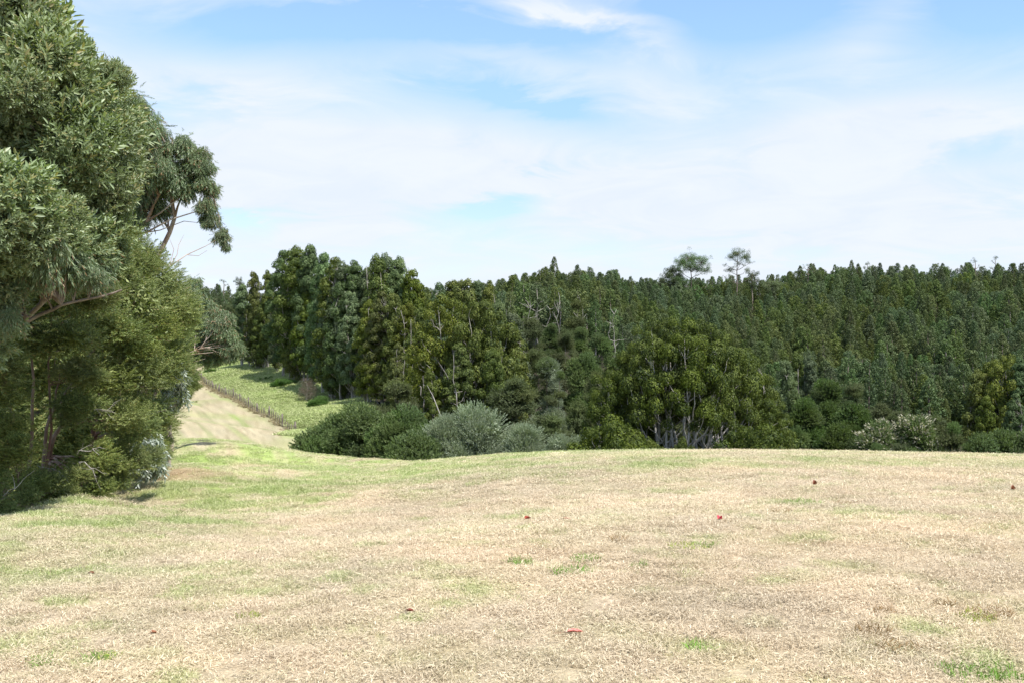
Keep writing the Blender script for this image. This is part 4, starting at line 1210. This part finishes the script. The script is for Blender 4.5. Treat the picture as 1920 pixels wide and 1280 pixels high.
# ------------------------------------------------------------------ far hillside wood
def hill_tree(seed, H, R, shape):
    rng = np.random.default_rng(seed)
    temps = [plume(rng, 52, .60, .32) for _ in range(4)]
    tb = Tubes(4)
    tb.add(np.array([[0, 0, -1], [.1, 0, H * .35], [-.05, .1, H * .7], [0, 0, H * .97]]), [.20, .15, .09, .03])
    n = 92
    t = (np.arange(n) + rng.random(n)) / n
    t = .16 + .84 * t
    if shape == 'point':
        e = np.minimum(1, .55 + t * 1.2) * (1 - t) ** .62 * 1.25 + .05
    elif shape == 'round':
        e = np.sqrt(np.maximum(.05, 1 - np.maximum(0, (t - .4) / .62) ** 2)) * (.6 + .4 * np.minimum(1, t * 2))
    else:
        e = (.55 + .5 * rng.random(n)) * np.sqrt(np.maximum(.1, 1 - np.maximum(0, (t - .5) / .55) ** 2))
    a = np.arange(n) * 2.399 + rng.normal(size=n) * .4
    q = rng.uniform(.55, 1.1, n)
    P = np.stack([np.cos(a) * e * R * q, np.sin(a) * e * R * q, H * t - .3], -1)
    S = .50 * rng.uniform(.7, 1.3, n) * (1.15 - .5 * t)
    D = unit(P * np.array([.15, .15, 0]) + np.array([0, 0, 1.]))
    return tb, scatter(temps, P, D, S, rng, tshift=(rng.random(n) - .5) * .5)


for k in range(3):
    variant('pt%d' % k, *hill_tree(200 + k, 10, 1.75, 'point'), ['hill', 'hillb'], M['bark'])
    variant('rd%d' % k, *hill_tree(210 + k, 9, 2.1, 'round'), ['hill', 'hillb'], M['bark'])
    variant('lo%d' % k, *hill_tree(220 + k, 10, 1.5, 'loose'), ['hill', 'hillb'], M['pale'])


def hillside():
    rng = np.random.default_rng(77)
    pts = []
    y = 176.
    while y < 455:
        sp = 4.3 + (y - 176) * .004
        x0, x1 = -.33 * y, .60 * y
        for x in np.arange(x0, x1, sp):
            pts.append((x + rng.normal() * sp * .42, y + rng.normal() * sp * .42))
        y += sp * .95
    P = np.array(pts)
    z = ground(P[:, 0], P[:, 1])
    px = 960 + P[:, 0] / P[:, 1] * F
    H = rng.normal(8.7, 2.0, len(P)).clip(4.8, 13)
    py_top = 640 - (z + H - EYE) / P[:, 1] * F
    # what stands in front: skyline of the dark wood, dome clump, grove and grass crest
    sx = [-200, 440, 455, 500, 560, 640, 700, 750, 800, 840, 990, 1010, 1050, 1150, 1180, 1230, 1330, 1400, 1440, 1480, 1520, 1600, 1640, 1900, 2200]
    sy = [560, 560, 530, 505, 458, 485, 475, 480, 540, 525, 550, 640, 670, 690, 650, 605, 610, 670, 670, 655, 665, 760, 800, 800, 820]
    front = np.interp(px, sx, sy)
    keep = (py_top < front + 6)
    # the left slope carries only its ridge trees; scrub below
    left = px < 900
    keep &= ~(left & (P[:, 1] < 292))
    keep &= ~((px > 960) & (px < 1160) & (P[:, 1] < 196))
    # hillside rows hidden behind the ridge
    keep &= ~((px > -1e9) & (P[:, 1] > 440))
    P, z, px, H, py_top = P[keep], z[keep], px[keep], H[keep], py_top[keep]
    k2 = ~((px < 1000) & (py_top < np.interp(px, [300, 440, 800, 900, 1000], [515, 535, 533, 527, 505])))
    P, z, px, H, py_top = P[k2], z[k2], px[k2], H[k2], py_top[k2]
    n = len(P)
    shape = rng.random(n)
    patch = fbm(P[:, 0], P[:, 1], 28, 3, 4)
    key = np.where(patch > .54, np.where(shape < .50, 'rd', 'pt'), np.where(shape < .62, 'pt', np.where(shape < .82, 'rd', 'lo')))
    pale = (px > 950) & (px < 1170) & (P[:, 1] < 225)
    key = np.where(pale, 'lo', key)
    patch2 = fbm(P[:, 0] + 300, P[:, 1], 35, 3, 6)
    mat = np.where(patch2 + rng.normal(size=n) * .06 > .52, 'hillb', 'hill')
    H = np.where(key == 'rd', H * .9, H)
    H = np.where((px > 1160) & (px < 1490), np.minimum(H * .9, 9.0), H)
    inframe = (px > -20) & (px < 1945)
    show = H / P[:, 1] * inframe
    # a tree shows more the less the next rank covers it: favour near rows and the skyline
    sky = np.zeros(n, bool)
    for b0 in range(400, 1940, 14):
        m = np.nonzero((px >= b0) & (px < b0 + 14))[0]
        if len(m):
            sky[m[py_top[m].argmin()]] = True
    order = np.argsort(-(show + sky * .05))
    single = np.zeros(n, bool); single[order[:300]] = True
    single &= inframe
    k3 = rng.integers(0, 3, n)
    rz = rng.random(n) * 6.28; wd = rng.uniform(.74, 1.42, n)
    LAND = [(-99, 470, 'above the green bank'), (470, 960, 'behind the dark wood'), (960, 1165, 'right of the dark wood'), (1165, 1270, 'over the left of the dome clump'),
            (1270, 1345, 'below the denser flat-topped pine'), (1345, 1440, 'below the lankier flat-topped pine'), (1440, 1560, 'over the conifers right of the clump'),
            (1560, 1660, 'over the rounded trees'), (1660, 1780, 'over the cream-topped shrubs'), (1780, 1860, 'near the right edge'), (1860, 2600, 'at the right edge')]
    adj = {'pt': 'pointed', 'rd': 'rounded', 'lo': 'sparse'}
    count = {}
    for i in np.nonzero(single)[0]:
        land = next(t for a, b_, t in LAND if a <= px[i] < b_)
        band = 'on the skyline' if sky[i] else ('low on the hillside' if py_top[i] > 640 else 'halfway up the hillside' if py_top[i] > 580 else 'high on the hillside')
        col = 'blue-green' if mat[i] == 'hillb' else 'olive'
        size = ('tall' if H[i] > 11.2 else 'short') + ' ' + ('broad' if wd[i] > 1.08 else 'narrow')
        lab = '%s %s %s tree %s %s' % (size, col, adj[key[i]], band, land)
        place('hillside_tree', '%s%d' % (key[i], k3[i]), mat[i], P[i, 0], P[i, 1], H[i], lab, 'tree', '%s %s %s trees %s %s' % (size, col, adj[key[i]], band, land), rz[i], wd[i])
    rest = np.nonzero(~single)[0]
    names = [(k_ + str(j), m) for k_ in ('pt', 'rd', 'lo') for j in range(3) for m in ('hill', 'hillb')]
    lut = {nm: i for i, nm in enumerate(names)}
    protos = []
    for (k_, m) in names:
        tm, cm = VARS[k_][m]
        nv = len(cm.vertices); v = np.zeros(nv * 3, np.float32); cm.vertices.foreach_get('co', v)
        protos.append(cm)
    idx = np.array([lut[(key[i] + str(k3[i]), mat[i])] for i in rest])
    s = np.array([H[i] / VARS[key[i] + str(k3[i])]['H'] for i in rest])
    print('hill trees', n, 'single', single.sum())
    gn_scatter('hillside_wood', np.stack([P[rest, 0], P[rest, 1], z[rest]], -1), np.stack([0 * s, 0 * s, rz[rest]], -1), np.stack([s * wd[rest], s * wd[rest], s], -1), idx, protos)


hillside()


# ------------------------------------------------------------------ trees that stand out on the ridge
def ridge_pine(label, px, pytop, Y, wpx, pads, seed, trunkpx=None, dens=150, basepy=None):
    rng = np.random.default_rng(seed)
    temps = [plume(rng, dens, .26, .11) for _ in range(3)]
    x, y, zt = at(px, pytop, Y)
    g = gz(x, y) if basepy is None else min(gz(x, y), at(px, basepy, Y)[2])
    H = zt - g
    t = thing('ridge_pine', (x, y, g), label, 'tree', 'trees standing out on the ridge')
    tb = Tubes(6)
    top = np.array([0, 0, H * .93])
    main = tb.curve([0, 0, -.5], top, .34, .08, wob=.008, n=9, rng=rng)
    P, S = [], []
    for (dx, dz, r) in pads:       # pixels right of the trunk, pixels below the top, pad radius in pixels
        c = np.array([dx / F * Y, rng.normal() * .6 * r / F * Y, H - dz / F * Y]); R_ = 1.18 * r / F * Y
        tz = max(.3 * H, c[2] - abs(c[0]) * .5 - .6)
        i = int(np.abs(main[:, 2] - tz).argmin())
        tb.curve(main[i], c, .12, .04, wob=.03, rng=rng, up=(0, 0, -.05), n=6)
        m = max(3, int(7 * R_ * R_ / 1.2))
        q = rng.normal(size=(m, 3)) * np.array([.48, .48, .30]) * R_ + c
        for k in q:
            P.append(k); S.append(.62 * rng.uniform(.7, 1.2) * min(1.3, R_ * .7))
            tb.curve(c, k, .04, .02, n=3, rng=rng, sides=3)
    v, q, tn = scatter(temps, np.array(P), np.array([[0, 0, 1.]] * len(P)) + rng.normal(size=(len(P), 3)) * .15, np.array(S), rng)
    link('trunk', tb.mesh('trunk', M['bark']), t)
    link('crown', mesh_np('crown', v, [q], M['hillb'], tn), t, 'stuff')


ridge_pine('denser of the two flat-topped pines above the ridge, the left one', 1296, 478, 370, 60, [(0, 8, 18), (-18, 16, 13), (18, 16, 14), (-6, 22, 14), (10, 28, 12), (-24, 30, 11), (26, 30, 9), (-30, 46, 10), (-16, 50, 9), (16, 52, 8), (28, 60, 7), (-8, 66, 8)], 301, dens=85)
ridge_pine('lankier flat-topped pine above the ridge, the right one with sky between its limbs', 1382, 471, 370, 60, [(0, 6, 13), (-12, 12, 8), (14, 13, 9), (24, 22, 6), (6, 24, 7), (-16, 34, 8), (-22, 26, 5), (16, 38, 7), (-12, 48, 6), (22, 52, 5), (-24, 48, 4)], 302, dens=85)
ridge_pine('small ragged pine on the ridge just right of the lankier flat-topped pine', 1410, 512, 372, 30, [(0, 5, 8), (-7, 14, 7), (7, 15, 7), (2, 24, 9)], 303)
ridge_pine('bushy pine on the ridge just left of the denser flat-topped pine', 1262, 502, 372, 34, [(0, 6, 11), (-10, 16, 10), (10, 18, 10), (0, 28, 12), (-20, 26, 8)], 304)
ridge_pine('low spreading tree in the dip of the ridge right of the flat-topped pines', 1445, 528, 380, 40, [(0, 6, 12), (-12, 10, 9), (12, 12, 9), (0, 16, 12)], 305)
ridge_pine('lanky open tree standing above the ridge, left one of the pair near the right edge', 1829, 485, 400, 26, [(0, 4, 5), (-6, 14, 4), (7, 16, 4), (-8, 24, 5), (6, 28, 5), (0, 34, 6)], 306, dens=90)
ridge_pine('lanky open tree standing above the ridge, right one of the pair near the right edge', 1866, 480, 400, 26, [(0, 4, 5), (-5, 12, 4), (5, 16, 4), (-5, 24, 5), (6, 28, 5), (0, 36, 6)], 307, dens=90)
ridge_pine('thin open-topped tree on the ridge right of the dip, left of a pointed one', 1515, 494, 390, 26, [(0, 4, 5), (-8, 8, 4), (8, 9, 4), (12, 16, 5), (-4, 18, 5)], 308, dens=90)
ridge_pine('thin tree poking above the ridge over the rounded mid-green trees', 1626, 492, 400, 20, [(0, 4, 5), (-5, 12, 5), (5, 14, 5), (0, 24, 6)], 309, dens=90)
ridge_pine('thin tree poking above the ridge over the cream-topped shrubs', 1778, 500, 400, 20, [(0, 4, 5), (-8, 10, 4), (6, 14, 5)], 310, dens=90)
ridge_pine('small mop-headed tree on the far left ridge, left one of the pair', 420, 524, 340, 16, [(0, 4, 5), (0, 10, 4)], 311)
ridge_pine('small mop-headed tree on the far left ridge, right one of the pair', 450, 520, 340, 20, [(0, 4, 6), (-3, 12, 7), (4, 14, 6)], 312)

# bare pale stems standing in the gap between wood and hillside
def bare_stems():
    rng = np.random.default_rng(55)
    L = [(985, 555, 640, 172), (1004, 570, 632, 174), (1022, 580, 630, 176), (1046, 572, 620, 178), (1090, 575, 640, 180), (1140, 600, 650, 178), (1152, 590, 655, 176), (1742, 715, 762, 205), (1755, 722, 764, 204), (1770, 728, 762, 204)]
    for i, (px, py, pb, Y) in enumerate(L):
        x, y, zt = at(px, py, Y); g = min(gz(x, y), at(px, pb, Y)[2])
        tb = Tubes(5)
        H = zt - g
        main = tb.curve([0, 0, -.3], [rng.normal() * .8, 0, H], .08, .02, wob=.02, n=8, rng=rng)
        for k in range(7):
            p = main[rng.integers(3, 8)]
            d = np.array([rng.normal(), rng.normal() * .6, abs(rng.normal()) * .8 + .4]); d /= np.linalg.norm(d)
            tb.curve(p, p + d * rng.uniform(.8, 2.2), .05, .02, wob=.05, rng=rng, n=4, sides=4)
        where = 'in the gap right of the dark wood' if i < 5 else 'just above the left flank of the dome-shaped clump' if i < 7 else 'at the hillside foot above the cream-topped shrubs'
        t = thing('bare_tree', (x, y, g), 'bare pale-stemmed tree %s, %s from the left' % (where, ORD[i if i < 5 else i - 5 if i < 7 else i - 7]), 'tree', 'bare pale-stemmed trees')
        link('trunk', tb.mesh('trunk', M['pale']), t)


bare_stems()


# leaning dead trunk and limbs in front of the broad-crowned conifers
def leaning():
    for i, (pts, r, lab) in enumerate([([(801, 722, 101), (812, 742, 101), (826, 778, 100)], .06, 'pale dead trunk leaning left in front of the broad-crowned conifers'),
                                       ([(822, 678, 103), (836, 700, 103.5), (842, 712, 104)], .05, 'pale broken limb leaning in the broad-crowned conifers')]):
        tb = Tubes(6); P0 = at(*pts[-1])
        P = np.array([at(*p) for p in pts])[::-1]
        if i == 0:
            P = np.concatenate([[[P[0][0] + .3, P[0][1], gz(P[0][0], P[0][1]) - .2]], P])
        tb.add(P - P0, np.linspace(r * .8, r * .3, len(P)))
        o = link('leaning_trunk', tb.mesh('leaning_trunk', M['deadwood'])); o.location = P0
        props(o, lab, 'trunk')


leaning()


# ------------------------------------------------------------------ fence along the pasture, rank grass at its foot
def fence():
    rng = np.random.default_rng(21)
    line = FENCE; seg = np.linalg.norm(np.diff(line, axis=0), axis=1); s = np.concatenate([[0], np.cumsum(seg)])
    def pos(u):
        return np.array([np.interp(u, s, line[:, 0]), np.interp(u, s, line[:, 1])])
    p0 = pos(1.0); o0 = np.array([*p0, gz(*p0)])
    t = thing('post_and_wire_fence', tuple(o0), 'weathered post and wire fence climbing between the tan strip and the green bank', 'fence')
    def postm(r, h, sd):
        tb = Tubes(7); rg = np.random.default_rng(sd)
        tb.add([[0, 0, -.4], [rg.normal() * .01, rg.normal() * .01, h * .5], [rg.normal() * .03, rg.normal() * .02, h]], [r, r, r * .92])
        v = tb.V[0]; n = len(v)
        v = np.concatenate([v, [[v[-7:, 0].mean(), v[-7:, 1].mean(), h + .012]]])
        return mesh_np('post', v, [np.concatenate(tb.Q), ], M['post'], smooth=False) if 0 else mesh_np('post', v, [np.concatenate(tb.Q), np.array([[n - 7 + k, n - 7 + (k + 1) % 7, n] for k in range(7)])], M['post'])
    big = [postm(.105, 1.35, k) for k in range(3)]; small = [postm(.045, 1.12, 10 + k) for k in range(3)]
    u = 1.0; k = 0; tops = []
    while u < s[-1] - 1:
        p = pos(u) + rng.normal(size=2) * .03
        isbig = k % 6 == 0
        q = link('post' if isbig else 'batten', (big if isbig else small)[rng.integers(3)], t)
        z = gz(*p)
        q.location = np.array([p[0], p[1], z]) - o0
        q.rotation_euler = (rng.normal() * .05, rng.normal() * .05, rng.random() * 6); q.scale = (1, 1, rng.uniform(.88, 1.1))
        tops.append((p, z)); k += 1
        u += 1.35 * rng.uniform(.9, 1.1)
    for h in (.22, .42, .62, .82, 1.0):
        tb = Tubes(3)
        P = np.array([[p[0] + .05, p[1], z + h] for p, z in tops]) - o0
        tb.add(P, .006)
        link('wire', tb.mesh('wire', M['post']), t)
    # rank dry grass along it, and a weedy belt
    n = 420
    uu = rng.random(n) * (s[-1] - 2) + 1
    P = np.array([pos(a) for a in uu]) + rng.normal(size=(n, 2)) * np.array([.45, .2])
    z = ground(P[:, 0], P[:, 1])
    tuft = [grass_clump(rng, 60, .14, .50, .014, .25, M['rush']) for _ in range(3)]
    S_ = rng.uniform(.6, 1.25, n)
    gn_scatter('rank_grass', np.concatenate([P, z[:, None]], 1), np.stack([0 * S_, 0 * S_, rng.random(n) * 6], -1), np.stack([S_ * 1.4, S_ * 1.4, S_ * .95], -1), rng.integers(0, 3, n), tuft)


fence()


def pasture():
    """Longer live grass on the bank beyond the fence and rough grass at the foot of the grove."""
    rng = np.random.default_rng(23)
    tuft = [grass_clump(rng, 46, .30, .34, .030, .35, BLADE) for _ in range(4)]
    n = 9000
    y = rng.uniform(108, 240, n); fx = np.interp(y, FENCE[:, 1], FENCE[:, 0])
    bx = np.interp(y, [100, 110, 150, 205, 240], [-17, -17, -21.5, -44, -56])
    x = fx + .6 + rng.random(n) * (bx - fx + 2)
    P = np.stack([x, y], -1); z = ground(x, y)
    c, _, _ = cover(x, y)
    c = PASTURE * (.75 + .5 * fbm(x, y, 2.5, 4, 2)[:, None]) * np.array([1.02, 1., .95])
    # fringe of tussocks where the grove meets the mown grass
    m = 500
    gy = rng.uniform(12.5, 41, m)
    gx = np.interp(gy, [0, 12, 16, 20, 26, 40, 60], [-8, -6.5, -6.9, -7.6, -8.6, -13.5, -21]) - np.abs(rng.normal(size=m)) * .45 + .1
    P = np.concatenate([P, np.stack([gx, gy], -1)]); z = np.concatenate([z, ground(gx, gy)])
    c = np.concatenate([c, np.tile(GREEN * .55, (m, 1)) * rng.uniform(.7, 1.2, (m, 1))])
    S_ = np.concatenate([rng.uniform(.7, 1.5, n), rng.uniform(.25, .6, m)])
    gn_scatter('pasture_grass', np.concatenate([P, z[:, None]], 1), np.stack([0 * S_, 0 * S_, rng.random(n + m) * 6], -1), np.stack([S_ * 1.6, S_ * 1.6, S_ * .7], -1), rng.integers(0, 4, n + m), tuft, c)


pasture()


# ------------------------------------------------------------------ small things lying or growing on the near grass
def plain(name, col, rough=.6):
    m = bpy.data.materials.new(name); m.use_nodes = True; nt = NT(m.node_tree)
    g = nt.n('ShaderNodeTexCoord')
    c = nt.mix(nt.ramp(nt.noise(g.outputs['Object'], 60, 4), .35, .65), (*col, 1), (col[0] * .55, col[1] * .5, col[2] * .5, 1))
    p = pbsdf(nt, c, rough, .3); o = nt.n('ShaderNodeOutputMaterial'); nt.l(p.outputs[0], o.inputs[0])
    return m


def fallen_leaf(px, py, L, W, col, label, stalk=0, seed=0, lift=.02, curl=.4):
    rng = np.random.default_rng(seed)
    x, y = seen(px, py); z = gz(x, y)
    n, mm = 9, 5
    u = np.linspace(0, 1, n); v = np.linspace(-1, 1, mm)
    wv = np.sin(PI * u ** .8) ** .8 * W / 2
    V = np.array([[uu * L - L / 2, vv * ww, lift + abs(vv) ** 1.5 * ww * curl * 1.6 + .35 * curl * L * (uu - .5) ** 2 + rng.normal() * .0012] for uu, ww in zip(u, wv + .0015) for vv in v])
    i, j = np.meshgrid(np.arange(n - 1), np.arange(mm - 1), indexing='ij')
    q = np.stack([i * mm + j, (i + 1) * mm + j, (i + 1) * mm + j + 1, i * mm + j + 1], -1).reshape(-1, 4)
    me = mesh_np('blade', V, [q], plain('fallen_leaf', col), smooth=True)
    t = thing('fallen_leaf', (x, y, z), label, 'leaf', 'fallen leaves on the mown grass', rng.random() * 1.2 - .6)
    link('blade', me, t)
    tb = Tubes(5)
    tb.add([[L / 2 * -.95, 0, lift + .09 * curl * L], [-L / 2 - .2 * L - stalk * .5, .004, lift * .8], [-L / 2 - .3 * L - stalk, .012, lift * .5]], [.0016, .0015, .0012])
    link('stalk', tb.mesh('stalk', plain('leaf_stalk', (col[0] * .5, col[1] * .6 + .02, col[2] * .6 + .01))), t)


fallen_leaf(1078, 1197, .085, .045, (.72, .24, .20), 'pink-red curled leaf with a dark stalk lying nearest the camera, right of centre', stalk=.05, seed=1)
fallen_leaf(768, 1155, .050, .038, (.20, .05, .03), 'dark maroon curled leaf lying on the straw left of centre', seed=2)
fallen_leaf(990, 976, .075, .06, (.32, .045, .02), 'dark red leaf lying in a greener patch in the middle distance', seed=3, curl=.7)
fallen_leaf(1350, 982, .05, .045, (.70, .06, .10), 'bright crimson leaf lying right of centre', seed=4, curl=.9)
fallen_leaf(1528, 911, .055, .06, (.30, .10, .055), 'brown-red leaf standing up in the grass towards the crest', seed=5, curl=1.2)
fallen_leaf(1900, 920, .055, .06, (.38, .15, .08), 'brown leaf near the right edge of the picture', seed=6, curl=1.0)
fallen_leaf(1062, 976, .10, .04, (.45, .22, .15), 'faded pinkish leaf just right of the dark red one', seed=7)
fallen_leaf(171, 1084, .05, .045, (.18, .08, .04), 'small brown leaf at the left near the green patch', seed=8)
fallen_leaf(288, 1200, .04, .035, (.28, .12, .06), 'small rust-coloured leaf low at the left', seed=9)


def tussocks():
    rng = np.random.default_rng(41)
    DARK = np.array([.14, .25, .045]); YEL = np.array([.36, .42, .09]); BR = np.array([.26, .17, .09])
    L = [(1075, 1072, .20, DARK, 'dark green grass tuft right of centre, front one of a touching pair'), (1100, 1050, .16, DARK, 'dark green tuft of grass touching the pair behind, farther one'),
         (972, 1052, .14, DARK, 'small green grass tuft left of the touching pair'), (985, 1056, .10, DARK * 1.3, 'tiny pale tuft at the right of the small green tuft'), (1290, 1030, .20, YEL, 'yellow-green low tuft right of the touching pair'), (1320, 1027, .14, DARK * 1.3, 'green tuft just right of the yellow-green one'),
         (1198, 1062, .10, DARK * 1.1, 'lone small green tuft between the pair and the yellow-green tuft'), (1503, 945, .28, DARK * 1.2, 'broad green tuft in the straw at the right, middle distance'), (1460, 965, .16, BR, 'dark brown matted tuft beside the broad green tuft'),
         (192, 1240, .12, DARK, 'dark green tuft low at the left'), (78, 1250, .12, DARK * 1.1, 'green tuft near the bottom left corner'), (205, 1238, .08, YEL, 'light tuft beside the low left dark tuft'),
         (1855, 1150, .18, BR, 'dark brown hollow tuft at the lower right'), (1835, 1158, .16, YEL * .8, 'ragged olive tuft in front of the brown hollow at lower right'), (1640, 1190, .16, BR * .8, 'dark brown tuft low at the right'), (1660, 1150, .10, BR, 'small brown tuft left of the hollow'),
         (1775, 1140, .10, BR * .8, 'little dark tuft above the ragged olive one'), (1820, 1260, .22, DARK * 1.2, 'green tuft at the bottom right corner'), (1880, 1270, .2, DARK, 'dark green tuft at the very bottom right'), (1580, 945, .14, BR, 'brown clod of matted grass near the right middle'),
         (1160, 1015, .12, BR, 'small brown clod in the straw right of centre'), (1310, 1225, .10, DARK * 1.3, 'thin green shoots low right of centre'), (1680, 1225, .16, BR, 'brown tuft near the bottom right'), (465, 1163, .12, YEL * .7, 'olive tuft left of the maroon leaf')]
    for i, (px, py, r, col, lab) in enumerate(L):
        x, y = seen(px, py); z = gz(x, y)
        m = foliage_mat('tuft_blade', tuple(np.array(col) * .75), tuple(np.array(col) * 1.35), .25, .6, .2, .03)
        brown = col[0] > col[1]
        r *= .75
        me = grass_clump(rng, int(110 * (r / .1) ** 1.3), r, .05 + .12 * r, .0045 + .004 * r, .55 if brown else .22, m)
        o = link('grass_tuft', me); o.location = (x, y, z - .004); o.scale = (1, 1, .9)
        props(o, lab, 'grass tuft', 'tufts standing out in the straw')


tussocks()


print('total unique faces', sum(len(m.polygons) for m in bpy.data.meshes))
for _o in COL.objects:
    if _o.get('label') and len(_o['label'].split()) > 16:
        print('LONG', _o.name, len(_o['label'].split()), _o['label'])
